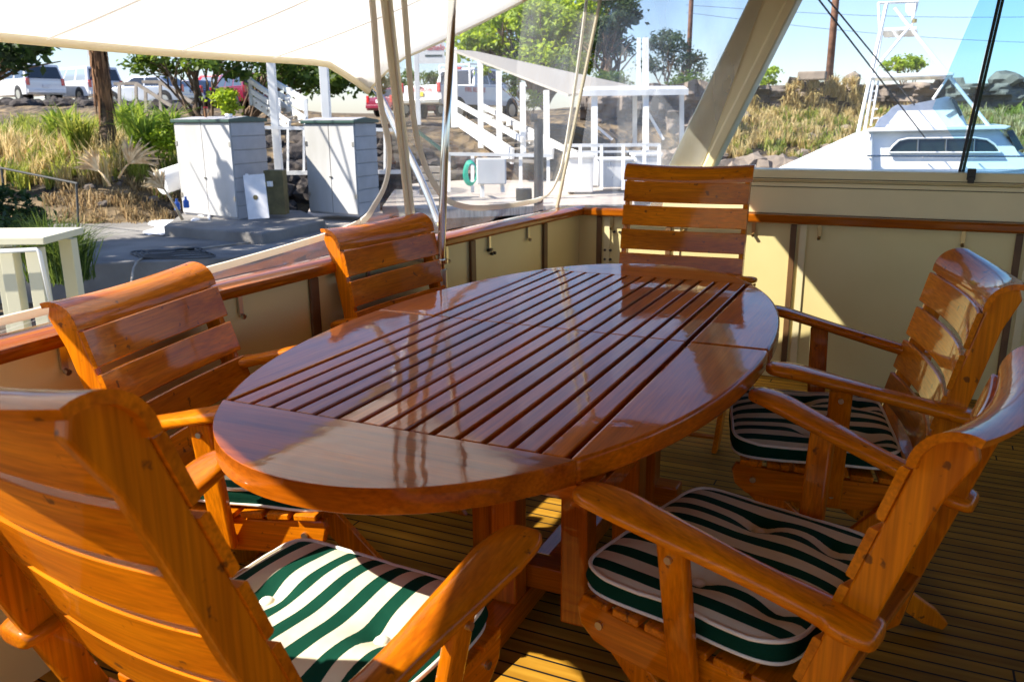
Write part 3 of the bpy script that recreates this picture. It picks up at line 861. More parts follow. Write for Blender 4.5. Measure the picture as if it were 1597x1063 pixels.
def cushion(label, x, y, heading, seed=0, wob=1.0):
    t = thing('seat_cushion', label, 'cushion', (x, y, .437), heading - math.pi / 2, 'green and cream striped seat cushions')
    rnd = random.Random(seed)
    hu, hv, vc = .236, .208, .042
    N = 30
    btn = [(-.128, .052), (.128, .052), (-.128, -.10), (.128, -.10)]
    ph = [rnd.uniform(0, 6) for _ in range(6)]
    def H(u, v):
        a = max(0, 1 - (abs(u) / hu) ** 4) * max(0, 1 - (abs(v) / hv) ** 4)
        h = .042 + .022 * a ** .6
        for bu, bv in btn:
            d = math.hypot(u - bu, v + vc - bv); h -= .022 * math.exp(-(d / .035) ** 2) + .008 * math.exp(-(d / .09) ** 2)
        h += wob * .0030 * a * (math.sin(21 * u + 9 * v + ph[0]) + math.sin(-13 * u + 25 * v + ph[1]) + .7 * math.sin(37 * u + 3 * v + ph[2]))
        return h
    def rr(a, b):   # square -> rounded square
        m_ = max(abs(a), abs(b)); 
        if m_ < 1e-6: return 0, 0
        L_ = (abs(a) ** 7 + abs(b) ** 7) ** (1 / 7); k = m_ / L_
        inn = .0 + 1 * (m_ ** 3)
        k = 1 + (k - 1) * inn
        wv = 1 + .012 * m_ * math.sin(5 * math.atan2(b, a) + ph[3])
        return a * k * wv * hu, b * k * wv * hv
    vs = []; fs = []
    for j in range(N + 1):
        for i in range(N + 1):
            u, v = rr(2 * i / N - 1, 2 * j / N - 1); vs.append((u, v + vc, H(u, v)))
    for j in range(N):
        for i in range(N): k = j * (N + 1) + i; fs.append((k, k + 1, k + N + 2, k + N + 1))
    mesh('top_panel', vs, fs, 'stripes', t, smooth=True)
    edge = [j for j in range(N)] + [(N) + (N + 1) * j for j in range(N)] + [(N + 1) * N + N - j for j in range(N)] + [(N + 1) * (N - j) for j in range(N)]
    top = [Vector(vs[k]) for k in edge]; n = len(top)
    c = Vector((0, vc, 0))
    mid = []; bot = []
    for p in top:
        d = Vector((p.x, p.y - vc, 0)); mid.append(Vector((p.x, p.y, 0)) + d * .03 + Vector((0, 0, p.z * .5))); bot.append(Vector((p.x, p.y, .006)))
    V = top + mid + bot; Fc = []
    for i in range(n):
        j = (i + 1) % n; Fc += [(i, i + n, j + n, j), (i + n, i + 2 * n, j + 2 * n, j + n)]
    Fc.append(tuple(range(2 * n, 3 * n)))
    mesh('side_band', V, Fc, 'green_fabric', t, smooth=True)
    MB().tube([p + Vector((0, 0, .001)) for p in top], .0042, 6, closed=True).obj('piping', 'piping', t, smooth=True)
    MB().tube([p + Vector((0, 0, .0)) for p in bot], .0042, 6, closed=True).obj('piping', 'piping', t, smooth=True)
    for bu, bv in btn[:2]:
        z = H(bu, bv - vc) + .003
        r_ = [[(bu + rad * math.cos(q), bv + rad * math.sin(q), z + zz) for q in [2 * math.pi * k / 12 for k in range(12)]] for rad, zz in ((.013, -.004), (.014, .001), (.010, .005), (.003, .0065))]
        MB().loft(r_).obj('button', 'piping', t, smooth=True)
    return t
# x, y, heading, stile top (v, z), arm lift
CH = [
 ('empty deck chair nearest the camera, turned back to the lens, sun on its back slats', -.844, .959, 1.497, -.467, 1.072, -.03, 'striped cushion in full sun on the chair nearest the camera'),
 ('deck chair at the near right of the table with its whole striped cushion showing', -.204, 1.508, 2.879, -.355, .900, -.003, 'striped shaded cushion on the near right chair, both buttons showing'),
 ('deck chair at the far right of the table in front of the sunlit stern panel', -.164, 2.376, 3.321, -.326, .915, .017, 'striped cushion on the far right chair under its two armrests'),
 ('deck chair on the port side close to the rail, behind the nearest chair', -1.412, 1.577, .206, -.355, .898, .02, 'striped cushion on the nearer port chair, half hidden under the table end'),
 ('deck chair on the port side beside the steel pole, mostly behind the table', -1.445, 2.57, -.08, -.305, .925, .02, None),
 ('upright deck chair at the far end of the table against the stern', -.885, 3.371, -1.527, -.335, 1.081, 0, None),
]
for i, (lab, x, y, hd, vt, zt, dz, cl) in enumerate(CH):
    make_chair(lab, x, y, hd, vt, zt, dz)
    if cl: cushion(cl, x, y, hd, i)
# brass deck fitting under the port chair
df = thing('deck_fitting', 'small chromed deck fitting on the deck beside the port chair', 'fitting', (-1.22, 1.20, 0))
MB().tube([(0, 0, .0), (0, 0, .008)], .045, 20).obj('flange', 'steel', df, auto=40)
MB().tube([(0, 0, .008), (0, 0, .03), (0, 0, .07)], [.012, .009, .006], 12).obj('pin', 'steel', df, smooth=True)

# ================================================================== WATER, QUAY, BANK
o = mesh('water', [(-900, -300, -1.0), (900, -300, -1.0), (900, 1200, -1.0), (-900, 1200, -1.0)], [(0, 1, 2, 3)], 'water'); tag(o, kind='structure')
TER = {
 -700: [(7, -.7), (9, -.4), (12, -.3), (16, .4), (22, 1.2), (38, 2.0), (42, 2.2), (150, 2.6), (700, 3)],
 0: [(7, -.9), (12.5, -.7), (13.6, -.36), (15, .15), (17, .75), (22, 1.3), (36, 1.9), (41, 2.15), (150, 2.6), (700, 3)],
 150: [(7, -1.2), (12.5, -.7), (13.6, -.38), (14.6, .1), (16, .65), (22, 1.2), (36, 1.85), (41, 2.15), (150, 2.6), (700, 3)],
 290: [(7, -1.4), (13.2, -.8), (14.2, -.4), (15.5, .1), (17, .6), (22, 1.0), (38, 1.75), (150, 2.4), (700, 3)],
 420: [(7, -1.4), (15.5, -1.3), (17.2, -1.1), (17.8, .2), (19, .6), (24, 1.1), (38, 1.7), (150, 2.4), (700, 3)],
 600: [(7, -1.4), (17, -1.3), (18.4, -1.1), (19.3, .1), (21, .7), (24, 1.0), (30, 1.2), (150, 2.0), (700, 3)],
 750: [(7, -1.4), (18, -1.3), (20, -1.0), (21, .2), (22.5, .8), (25, 1.05), (30, 1.15), (60, 1.5), (150, 2.0), (700, 3)],
 900: [(7, -1.4), (20, -1.3), (22.5, -1.1), (23.5, .3), (25, .9), (30, 1.3), (60, 1.9), (150, 2.2), (700, 3)],
 1000: [(7, -1.4), (22, -1.3), (24.5, -.7), (27, .4), (28.4, .9), (28.8, 2.1), (60, 2.4), (150, 2.4), (700, 3)],
 1150: [(7, -1.4), (24, -1.3), (25.5, -.9), (26.3, -.3), (28, .35), (31, 1.1), (32.6, 1.3), (33, 2.3), (150, 2.6), (700, 3)],
 2400: [(7, -1.4), (24, -1.3), (25.5, -.9), (26.3, -.3), (28, .35), (31, 1.1), (32.6, 1.3), (33, 2.3), (150, 2.6), (700, 3)],
}
TK = sorted(TER)
def tz1(k, d):
    p = TER[k]
    if d <= p[0][0]: return p[0][1]
    for (a, za), (b, zb) in zip(p, p[1:]):
        if d <= b: return za + (zb - za) * (d - a) / (b - a)
    return p[-1][1]
def ground(u, d):
    u = max(TK[0], min(TK[-1] - 1, u))
    for a, b in zip(TK, TK[1:]):
        if u <= b:
            t = (u - a) / (b - a); t = t * t * (3 - 2 * t)
            z = tz1(a, d) * (1 - t) + tz1(b, d) * t
            return z + .05 * math.sin(u * .05 + d * 2.3) * min(1, max(0, (d - 13) / 3)) * (1 if d < 60 else 0)
us = list(range(-700, 2401, 20)); ds = [7 + .5 * i for i in range(60)] + [38, 40, 42, 46, 55, 70, 100, 150, 300, 700]
vs = [tuple(plan(u, d, ground(u, d))) for d in ds for u in us]; n = len(us)
fs = [(j * n + i, j * n + i + 1, (j + 1) * n + i + 1, (j + 1) * n + i) for j in range(len(ds) - 1) for i in range(n - 1)]
o = mesh('terrain', vs, fs, 'bank_soil', smooth=True); tag(o, kind='structure')
def on(u, v, z):
    r_ = ray(u, v); t = (z - CAM.z) / r_.z; return CAM + r_ * t
def slab(name, pts, z, th, m, bevel=.02):
    poly = [(on(u, v, z).x, on(u, v, z).y) for u, v in pts]
    return MB().prism(poly, 'z', z - th, z).obj(name, m, bevel=bevel)
o = slab('quay', [(-500, 425), (135, 411), (330, 403), (500, 388), (545, 352), (480, 335), (300, 322), (180, 312), (60, 292), (-400, 280)], -.35, .9, 'concrete'); tag(o, kind='structure')
o = slab('dock', [(255, 352), (408, 364), (507, 343), (470, 328), (300, 322)], -.20, .17, 'concrete'); tag(o, kind='structure')
o = slab('dock', [(596, 322), (690, 326), (850, 320), (990, 318), (985, 288), (850, 281), (720, 281), (620, 288)], -.18, .16, 'dock_plank', .01); tag(o, kind='structure')
o = slab('dock', [(470, 350), (600, 352), (610, 330), (484, 322)], -.30, .12, 'dock_plank', .01); tag(o, kind='structure')
o = slab('dock', [(840, 335), (1150, 345), (1120, 300), (860, 296)], -.45, .14, 'concrete', .01); tag(o, kind='structure')

# ---- vegetation makers
def leaves(pts_r, n, size, m, name, parent=None, seed=0, flat=.3, long=1.6, clumps=24, hollow=.35):
    """leaf faces gathered in clumps inside ellipsoids: pts_r = [(centre, (rx,ry,rz)), ...]"""
    rnd = np.random.default_rng(seed)
    cl = []
    tot = sum(r[0] * r[1] * r[2] for _, r in pts_r)
    for c, r in pts_r:
        k = max(3, int(clumps * (r[0] * r[1] * r[2]) / tot))
        d = rnd.normal(size=(k, 3)); d /= np.linalg.norm(d, axis=1)[:, None]
        rad = rnd.uniform(hollow, 1, k) ** .5
        cl.append(np.array(c) + d * rad[:, None] * np.array(r))
    cl = np.concatenate(cl); rm = np.mean([min(r) for _, r in pts_r])
    csz = rnd.uniform(.22, .48, len(cl)) * rm
    idx = rnd.integers(0, len(cl), n)
    P = cl[idx] + rnd.normal(size=(n, 3)) * csz[idx][:, None] * np.array([1, 1, .62])
    a = rnd.normal(size=(n, 3)); a[:, 2] = a[:, 2] * .6 - .25; a /= np.linalg.norm(a, axis=1)[:, None]
    b = rnd.normal(size=(n, 3)); b -= a * (a * b).sum(1)[:, None]; b /= np.linalg.norm(b, axis=1)[:, None]
    s_ = size * rnd.uniform(.6, 1.3, n)[:, None]
    nn = np.cross(a, b)
    V = np.stack([P - a * s_ * long * .5, P + b * s_ * .38 + nn * s_ * .12, P + a * s_ * long * .5 - nn * s_ * .1, P - b * s_ * .38 + nn * s_ * .12], 1).reshape(-1, 3)
    me = bpy.data.meshes.new(name)
    me.vertices.add(4 * n); me.vertices.foreach_set("co", V.ravel())
    me.loops.add(4 * n); me.loops.foreach_set("vertex_index", np.arange(4 * n))
    me.polygons.add(n); me.polygons.foreach_set("loop_start", np.arange(0, 4 * n, 4)); me.polygons.foreach_set("loop_total", np.full(n, 4))
    me.materials.append(MATS[m]); me.update(calc_edges=True)
    return link(bpy.data.objects.new(name, me), parent)
def limbs(base, tops, r0, m, parent, seed=0, wig=.12, name='trunk'):
    rnd = random.Random(seed); mb = MB(); base = Vector(base)
    for i, t in enumerate(tops):
        t = Vector(t); L = (t - base).length; pts = []
        for k in range(8):
            q = k / 7
            p = base.lerp(t, q); 
            p.z += .18 * L * math.sin(q * math.pi) * (.5 if i else .2)
            if 0 < k < 7: p += Vector((rnd.uniform(-1, 1), rnd.uniform(-1, 1), rnd.uniform(-1, 1))) * wig * L * .4
            pts.append(p)
        mb.tube(smooth_pts(pts, 2), [r0 * (1 - .8 * k / 14) * (1 if i == 0 else .6) for k in range(15)], 7)
        for j in range(3):
            q = pts[3 + j]; e = q + (t - q) * .7 + Vector((rnd.uniform(-1, 1), rnd.uniform(-1, 1), rnd.uniform(0, .6))) * L * .28
            mb.tube([q, q.lerp(e, .5) + Vector((0, 0, .04 * L)), e], [r0 * .3, r0 * .2, r0 * .08], 5)
    return mb.obj(name, m, parent, smooth=True)
def tree(name, label, cat, base, blobs, n, size, lm, tr=.12, clumps=30, seed=0, bark='bark', group=None, hollow=.35, long=1.6):
    base = Vector(base)
    t = thing(name, label, cat, tuple(base), 0, group)
    bl = [(tuple(Vector(c) - base), r) for c, r in blobs]
    tops = []
    rnd = random.Random(seed)
    for c, r in bl:
        for _ in range(3): tops.append(Vector(c) + Vector((rnd.uniform(-.6, .6) * r[0], rnd.uniform(-.6, .6) * r[1], rnd.uniform(-.2, .5) * r[2])))
    if tr: limbs((0, 0, 0), tops, tr, bark, t, seed)
    leaves(bl, n, size, lm, 'crown', t, seed, clumps=clumps, hollow=hollow, long=long)
    return t
def blades(name, roots, h, m, nb=18, spread=.5, wdt=.012, seed=0, parent=None, droop=.35):
    rnd = np.random.default_rng(seed); V = []; F = []
    for (x, y, z, s_) in roots:
        for _ in range(nb):
            a = rnd.uniform(0, 2 * math.pi); l = rnd.uniform(.0, 1) ** .7 * spread; hh = h * s_ * rnd.uniform(.55, 1.1)
            ox, oy = rnd.normal(0, .06, 2) * s_
            dx, dy = math.cos(a) * l * hh, math.sin(a) * l * hh
            b = rnd.uniform(0, math.pi); wx, wy = math.cos(b) * wdt * s_, math.sin(b) * wdt * s_
            k = len(V); p0 = np.array((x + ox, y + oy, z - .03))
            p1 = p0 + (dx * .35, dy * .35, hh * .6); p2 = p0 + (dx, dy, hh * (1 - droop * l))
            V += [p0 - (wx, wy, 0), p0 + (wx, wy, 0), p1 + (wx * .8, wy * .8, 0), p1 - (wx * .8, wy * .8, 0), p2]
            F += [(k, k + 1, k + 2, k + 3), (k + 3, k + 2, k + 4)]
    return mesh(name, V, F, m, parent)
rnd = random.Random(5)
def scatter(n, u0, u1, d0, d1, s0=.7, s1=1.2, cond=None):
    out = []
    while len(out) < n:
        u = rnd.uniform(u0, u1); d = rnd.uniform(d0, d1)
        if cond and not cond(u, d): continue
        p = plan(u, d, ground(u, d)); out.append((p.x, p.y, p.z, rnd.uniform(s0, s1)))
    return out
# left mound
o = blades('tall_grass', scatter(85, -60, 190, 14.8, 17), .62, 'grass_gold', 20, .55, .010, 1); tag(o, 'tall straw coloured grass covering the mound round the palm', 'grass', kind='stuff')
o = blades('green_grass', scatter(260, -60, 310, 14.8, 21), .5, 'grass_green', 20, .7, .013, 2); tag(o, 'yellow green grass on the mound below the parked vans', 'grass', kind='stuff')
o = blades('dry_grass', scatter(230, 60, 330, 13.6, 16.2), .24, 'grass_brown', 18, .9, .012, 3); tag(o, 'low dry brown grass at the foot of the mound', 'grass', kind='stuff')
# right bank
o = blades('bank_grass', scatter(420, 1100, 1620, 26.6, 32), .62, 'grass_gold', 16, .75, .022, 4, droop=.6); tag(o, 'straw coloured tufts along the foot of the sea wall', 'grass', kind='stuff')
hang = []
for _ in range(90):
    u_ = rnd.choice((rnd.uniform(1225, 1290), rnd.uniform(1285, 1345), rnd.uniform(1110, 1180), rnd.uniform(1225, 1345)))
    p_ = plan(u_, 31.9, rnd.uniform(1.1, 2.35)); hang.append((p_.x, p_.y, p_.z, rnd.uniform(.7, 1.2)))
o = blades('hanging_grass', hang, .62, 'grass_gold', 22, .8, .022, 8, droop=.9); tag(o, 'dry pale grass hanging over the face of the sea wall', 'grass', kind='stuff')
o = blades('bank_grass_green', scatter(420, 1090, 1620, 26.6, 32), .5, 'grass_green', 16, .8, .022, 6, droop=.6); tag(o, 'yellow green grass along the foot of the sea wall', 'grass', kind='stuff')

# ---- rocks
def rocks(name, spots, m, seed=0):
    r_ = random.Random(seed); V = []; F = []
    ico = bmesh.new(); bmesh.ops.create_icosphere(ico, subdivisions=2, radius=1)
    iv = [v.co.copy() for v in ico.verts]; fi = [tuple(v.index for v in f.verts) for f in ico.faces]; ico.free()
    for (x, y, z, s_) in spots:
        k = len(V); ph = [r_.uniform(0, 6) for _ in range(4)]
        sx, sy, sz = s_ * r_.uniform(.8, 1.4), s_ * r_.uniform(.8, 1.3), s_ * r_.uniform(.55, .9)
        for v in iv:
            q = 1 + .22 * math.sin(3 * v.x + ph[0]) * math.sin(4 * v.y + ph[1]) + .12 * math.sin(7 * v.z + 5 * v.x + ph[2]) + .06 * math.sin(13 * v.y + ph[3])
            V.append((x + v.x * sx * q, y + v.y * sy * q, z + v.z * sz * q))
        F += [tuple(i + k for i in f) for f in fi]
    return mesh(name, V, F, m)
o = rocks('lava_rocks', scatter(150, 395, 780, 17.3, 21, .14, .34), 'lava', 1); tag(o, 'heaped black lava rocks on the bank behind the dock', 'rocks', kind='stuff')
o = rocks('lava_rocks', scatter(80, -60, 330, 35, 39.5, .2, .45), 'lava', 2); tag(o, 'low row of dark lava rocks along the parking edge', 'rocks', kind='stuff')
o = rocks('shore_rocks', scatter(170, 1040, 1500, 24.6, 26.6, .2, .55), 'stone', 3); tag(o, 'grey brown rocks at the waterline below the sea wall', 'rocks', kind='stuff')
o = rocks('bank_rocks', scatter(26, 1090, 1500, 27, 31.5, .15, .45), 'stone', 13); tag(o, 'dark rocks showing through the grass of the right bank', 'rocks', kind='stuff')
o = rocks('rubble', scatter(70, 100, 420, 13.6, 17, .04, .11), 'stone', 4); tag(o, 'small stones strewn over the foot of the mound', 'rubble', kind='stuff')
def rockwall(name, label, u0, u1, d, z0, z1, m, seed=0, thick=1.0, amp=.25):
    r_ = random.Random(seed); NU_ = int((u1 - u0) / 3); NV = 22; V = []; Fq = []
    from mathutils import noise
    for j in range(NV + 4):
        for i in range(NU_ + 1):
            u = u0 + (u1 - u0) * i / NU_
            t = min(1, j / NV); dd = d + (0 if j <= NV else (j - NV) * thick / 3)
            p = plan(u, dd, z0 + (z1 - z0) * t)
            q = Vector((p.x * .9, p.y * .9, p.z * 1.8))
            c = noise.cell(q * 2.3 + Vector((seed, 0, 0))); f = noise.noise(q * 1.3) + .5 * noise.noise(q * 3.7)
            off = (c - .5) * amp * .9 + f * amp * 1.3
            p = p - FWD * off
            if j >= NV: p.z += noise.noise(Vector((u * .03 + seed, 0, 0))) * .22 + noise.cell(Vector((u * .022, seed, 0))) * .22
            V.append(p)
    for j in range(NV + 3):
        for i in range(NU_): k = j * (NU_ + 1) + i; Fq.append((k, k + 1, k + NU_ + 2, k + NU_ + 1))
    o = mesh(name, V, Fq, m); return tag(o, label, 'wall')
rockwall('stone_wall', 'long rough stone sea wall above the grassy bank', 1090, 1900, 32.2, .9, 2.42, 'stone', 3)
rockwall('stone_wall', 'dark stone retaining wall behind the small pavilion', 905, 1105, 28.2, .1, 2.15, 'stone', 9)
rockwall('stone_wall', 'black lava stone wall behind the white railing between lockers', 395, 640, 17.6, -1.0, .25, 'lava', 12, thick=.5, amp=.16)
bk = MB(); a = plan(1262, 31.8); bk.box((a.x, a.y, 2.66), (1.0, .5, .32)); o = bk.obj('stone_block', 'stone', bevel=.05); tag(o, 'flat grey stone block lying on the sea wall left of the pole', 'block')
bk = rocks('boulder', [(*plan(1560, 32.6, 2.5), .55)], 'stone', 7); tag(bk, 'rounded boulder on top of the sea wall at far right', 'boulder')
bk = rocks('boulder', [(*plan(1325, 32.4, 2.55), .32)], 'stone', 8); tag(bk, 'pale boulder on the sea wall between pole and boat tower', 'boulder')

# ---- trees
def B(u, v, d, r): return (tuple(at(u, v, d)), r)
tree('shade_tree', 'dark broad leaved tree hanging in at the top left corner', 'tree', plan(-120, 14.5, .3), [B(-20, 62, 14, (1.0, 1.0, .42)), B(28, 82, 14, (.35, .4, .24))], 1900, .12, 'leaf_dark', .12, 26, 11)
tree('seagrape_tree', 'open branched round leaved tree above the first locker', 'tree', plan(318, 22, .9), [B(285, 88, 22, (1.2, .9, .38)), B(345, 92, 22, (1.0, .9, .48)), B(240, 105, 22, (.55, .5, .22)), B(325, 45, 22, (1.8, 1.2, .5))], 3600, .125, 'leaf_mid', .075, 60, 12, hollow=.2)
tree('seagrape_tree', 'dense dark leaved tree behind the white dock posts', 'tree', plan(382, 24, .95), [B(420, 105, 24, (1.0, .9, .6)), B(490, 115, 24.5, (1.1, .9, .65)), B(560, 120, 25, (1.0, .9, .6)), B(460, 60, 25, (2.2, 1.0, .6))], 5200, .14, 'leaf_mid', .085, 60, 13)
tree('bush', 'rounded green bush at the foot of the round leaved tree', 'bush', plan(352, 21.5, .95), [B(352, 158, 21.5, (.38, .35, .26))], 700, .09, 'leaf_bright', .02, 16, 14)
tree('shade_tree', 'large bright green tree behind the covered stairway', 'tree', plan(850, 46, 1.7), [B(800, 50, 46, (2.7, 2.4, 1.7)), B(870, 30, 46, (2.6, 2.4, 2.0)), B(770, 60, 45, (1.4, 1.4, 1.0)), B(850, 95, 45, (2.0, 1.8, 1.2)), B(895, 105, 46, (1.3, 1.3, .7)), B(905, 60, 46, (1.3, 1.4, 1.5)), B(740, 75, 45, (.9, .9, .7))], 21000, .21, 'leaf_bright', .26, 130, 15)
tree('shade_tree', 'dark bluish tree seen through the hazy stern curtain', 'tree', plan(944, 44, 1.9), [B(955, 25, 44, (1.3, 1.3, 1.1)), B(945, 60, 44, (1.1, 1.1, .7)), B(975, 70, 44, (.5, .6, .5))], 3600, .19, 'leaf_blue', .2, 50, 16)
tree('thorn_tree', 'thin pale green tree beside the left utility pole', 'tree', plan(1040, 58, 2.2), [B(1040, 70, 58, (1.7, 1.5, .9)), B(1075, 100, 58, (1.4, 1.4, .7)), B(1020, 100, 58, (1.2, 1.2, .6))], 3000, .16, 'leaf_blue', .1, 60, 17, hollow=.1)
tree('thorn_tree', 'flat topped green tree seen between the legs of the boat tower', 'tree', plan(1412, 52, 2.2), [B(1405, 99, 52, (1.3, 1.2, .45)), B(1425, 103, 52, (1.0, 1.0, .35))], 1900, .13, 'leaf_bright', .08, 30, 18)
tree('bush', 'small bright bush on the sea wall beside the slanting pillar', 'bush', plan(1196, 32.6, 2.3), [B(1194, 120, 32.6, (.38, .35, .3)), B(1206, 116, 32.6, (.2, .2, .35))], 600, .10, 'leaf_bright', .02, 14, 19)
tree('bush', 'green shrub on the dark wall left of the slanting pillar', 'bush', plan(1075, 29, 2.0), [B(1075, 135, 29, (.65, .5, .42))], 1000, .10, 'leaf_mid', .03, 20, 20)
tree('bush', 'reddish green shrub behind the pavilion roof', 'bush', plan(950, 29, 2.0), [B(950, 125, 29, (.6, .5, .35))], 900, .10, 'leaf_mid', .03, 20, 21)
tree('hedge', 'row of green bushes behind the white pickup', 'hedge', plan(660, 52, 1.6), [B(650, 128, 52, (1.6, 1, .65)), B(690, 132, 52, (1.2, 1, .55)), B(600, 135, 52, (1.5, 1, .6))], 2600, .17, 'leaf_mid', .05, 40, 22)
tree('young_tree', 'leafy branch in front of the pickup door by the stairs', 'tree', plan(826, 26, 1.0), [B(790, 118, 26, (.32, .3, .2)), B(812, 140, 26, (.3, .3, .25)), B(832, 158, 26, (.4, .3, .22)), B(765, 112, 26, (.3, .3, .12))], 620, .11, 'leaf_bright', .03, 22, 23)
tree('bush', 'dark green leafy bush at the left edge of the quay', 'bush', plan(10, 9.6, -.4), [B(8, 320, 9.4, (.34, .35, .20)), B(35, 335, 9.3, (.2, .25, .14)), B(-30, 310, 9.6, (.3, .3, .3)), B(20, 355, 9.0, (.35, .3, .15))], 2600, .055, 'leaf_dark', .015, 40, 24)
tree('bush', 'small bright shrub at the left of the locker on the mound', 'bush', plan(245, 16.2, .4), [B(240, 225, 16, (.42, .35, .2)), B(268, 215, 16, (.25, .3, .22))], 1100, .06, 'leaf_bright', .015, 24, 25)
tree('shade_tree', 'tall leafy tree left of the quay throwing dappled shade', 'tree', (-14.5, 3.2, -.4), [((-12.6, 5.2, 4.6), (1.9, 2.2, 1.0)), ((-11.0, 7.4, 5.2), (1.2, 1.2, .6)), ((-14.2, 3.6, 4.8), (1.6, 1.6, 1.0))], 2600, .26, 'leaf_mid', .16, 40, 27, hollow=.1)
# tall grass clump on the quay edge
def clump(name, label, u, v, d, h, m, nb, spread, wdt, seed, n=5, rad=.12, cat='grass clump'):
    c = at(u, v, d); r_ = random.Random(seed)
    t = thing(name, label, cat, tuple(c))
    blades('foliage', [(r_.uniform(-rad, rad), r_.uniform(-rad, rad), 0, r_.uniform(.8, 1.1)) for _ in range(n)], h, m, nb, spread, wdt, seed, t)
    return t
clump('grass_clump', 'dark green drooping grass clump hanging over the quay edge', 105, 430, 8.3, .72, 'grass_dark', 150, .8, .007, 31, 9, .2)
clump('yucca_plant', 'spiky bright yucca just right of the palm trunk', 225, 228, 16.0, 1.0, 'leaf_yucca', 60, 1.0, .028, 32, 2, .1, 'plant')
clump('yucca_plant', 'second spiky yucca close to the locker behind', 262, 222, 16.6, .85, 'leaf_yucca', 50, 1.0, .028, 33, 2, .1, 'plant')
for k_, (u_, v_, d_, h_) in enumerate(((90, 215, 17.5, .8), (205, 205, 18, .85), (278, 225, 16.6, .6))):
    clump('yucca_plant', ('spiky green yucca at the left of the mound', 'tall spiky yucca behind the palm base at its right', 'low spiky yucca touching the left locker')[k_], u_, v_, d_, h_, 'leaf_yucca', 44, 1.0, .03, 60 + k_, 3, .2, 'plant')
clump('yucca_plant', 'pale spiky plant left of the palm trunk', 120, 232, 16.0, .9, 'grass_green', 70, 1.0, .018, 34, 2, .12, 'plant')
# palm
pl_ = thing('palm_tree', 'palm trunk with a hanging skirt of orange dry husk', 'palm tree', tuple(plan(166, 16.0, .62)))
pr = [(0, 0, -.12), (0, 0, .05), (0, 0, .3), (.0, 0, .7), (0, 0, 1.3), (0, 0, 2.2), (.02, 0, 3.6)]
MB().tube(smooth_pts([Vector(p) for p in pr], 4), [.25 - .004 * k if k < 5 else max(.10, .23 - .016 * (k - 5)) for k in range(25)], 16).obj('trunk', 'palm_bark', pl_, smooth=True)
r_ = random.Random(3); V = []; Fq = []
for i in range(260):
    a = r_.uniform(0, 2 * math.pi); z1 = r_.uniform(1.15, 3.3); l = r_.uniform(.3, .75); k = len(V)
    ra = .118 + .02 * r_.random(); w_ = .03; ta = Vector((-math.sin(a), math.cos(a), 0)); ra2 = ra + r_.uniform(.0, .06)
    p0 = Vector((math.cos(a) * ra, math.sin(a) * ra, z1)); p1 = Vector((math.cos(a) * ra2, math.sin(a) * ra2, z1 - l)) + ta * r_.uniform(-.05, .05)
    V += [p0 - ta * w_, p0 + ta * w_, p1 + ta * w_ * .4, p1 - ta * w_ * .4]; Fq.append((k, k + 1, k + 2, k + 3))
mesh('husk', V, Fq, 'palm_skirt', pl_)
fr = MB()
for i in range(16):
    a = 2 * math.pi * i / 16 + .2; pts = [Vector((math.cos(a) * q * 1.9, math.sin(a) * q * 1.9, 3.6 + 1.0 * math.sin(q * 2.6) - .5 * q)) for q in (0, .25, .5, .75, 1)]
    for p, q in zip(pts, pts[1:]):
        for s_ in (-1, 1):
            for k in range(4):
                c = p.lerp(q, k / 4); ta = Vector((-math.sin(a), math.cos(a), 0)) * s_
                e = c + ta * .55 + (q - p).normalized() * .35 - Vector((0, 0, .22)); b_ = (q - p).normalized() * .03
                fr.add([c - b_, c + b_, e], [(0, 1, 2)])
fr.obj('fronds', 'leaf_mid', pl_)
# fallen palm fronds: rib and fan of leaflets
def frond(label, u, v, d, ang, length, fan, lift, seed):
    c = at(u, v, d); t = thing('fallen_frond', label, 'palm frond', tuple(c), 0, 'dry palm fronds lying on the mound')
    r_ = random.Random(seed); dirv = (RIGHT * math.cos(ang) + Vector((0, 0, 1)) * math.sin(ang) + FWD * .15).normalized()
    MB().tube([Vector((0, 0, 0)), dirv * length * .5 + Vector((0, 0, .03)), dirv * length], [.022, .018, .012], 6).obj('rib', 'dead_frond', t, smooth=True)
    V = []; Fq = []
    for i in range(46):
        q = ang + (i / 45 - .5) * fan; l = r_.uniform(.45, .8) * lift; o0 = dirv * length * r_.uniform(.85, 1.0)
        dd = (RIGHT * math.cos(q) + Vector((0, 0, 1)) * math.sin(q) + FWD * r_.uniform(-.35, .35)).normalized(); sdv = dd.cross(FWD).normalized() * .016
        k = len(V); V += [o0 - sdv * .6, o0 + sdv * .6, o0 + dd * l * .6 + sdv, o0 + dd * l * .6 - sdv, o0 + dd * l - Vector((0, 0, .06))]; Fq += [(k, k + 1, k + 2, k + 3), (k + 3, k + 2, k + 4)]
    mesh('leaflets', V, Fq, 'dead_frond', t)
frond('dry palm frond fanned up to the left below the trunk', 172, 290, 14.2, 2.2, .35, 1.5, .62, 1)
frond('dry brown frond spread over the grass towards the locker', 185, 278, 14.6, .9, .35, 1.9, .75, 2)
frond('pale dry frond with a long stalk beside the locker base', 285, 343, 12.8, 2.1, .62, 1.7, .45, 3)

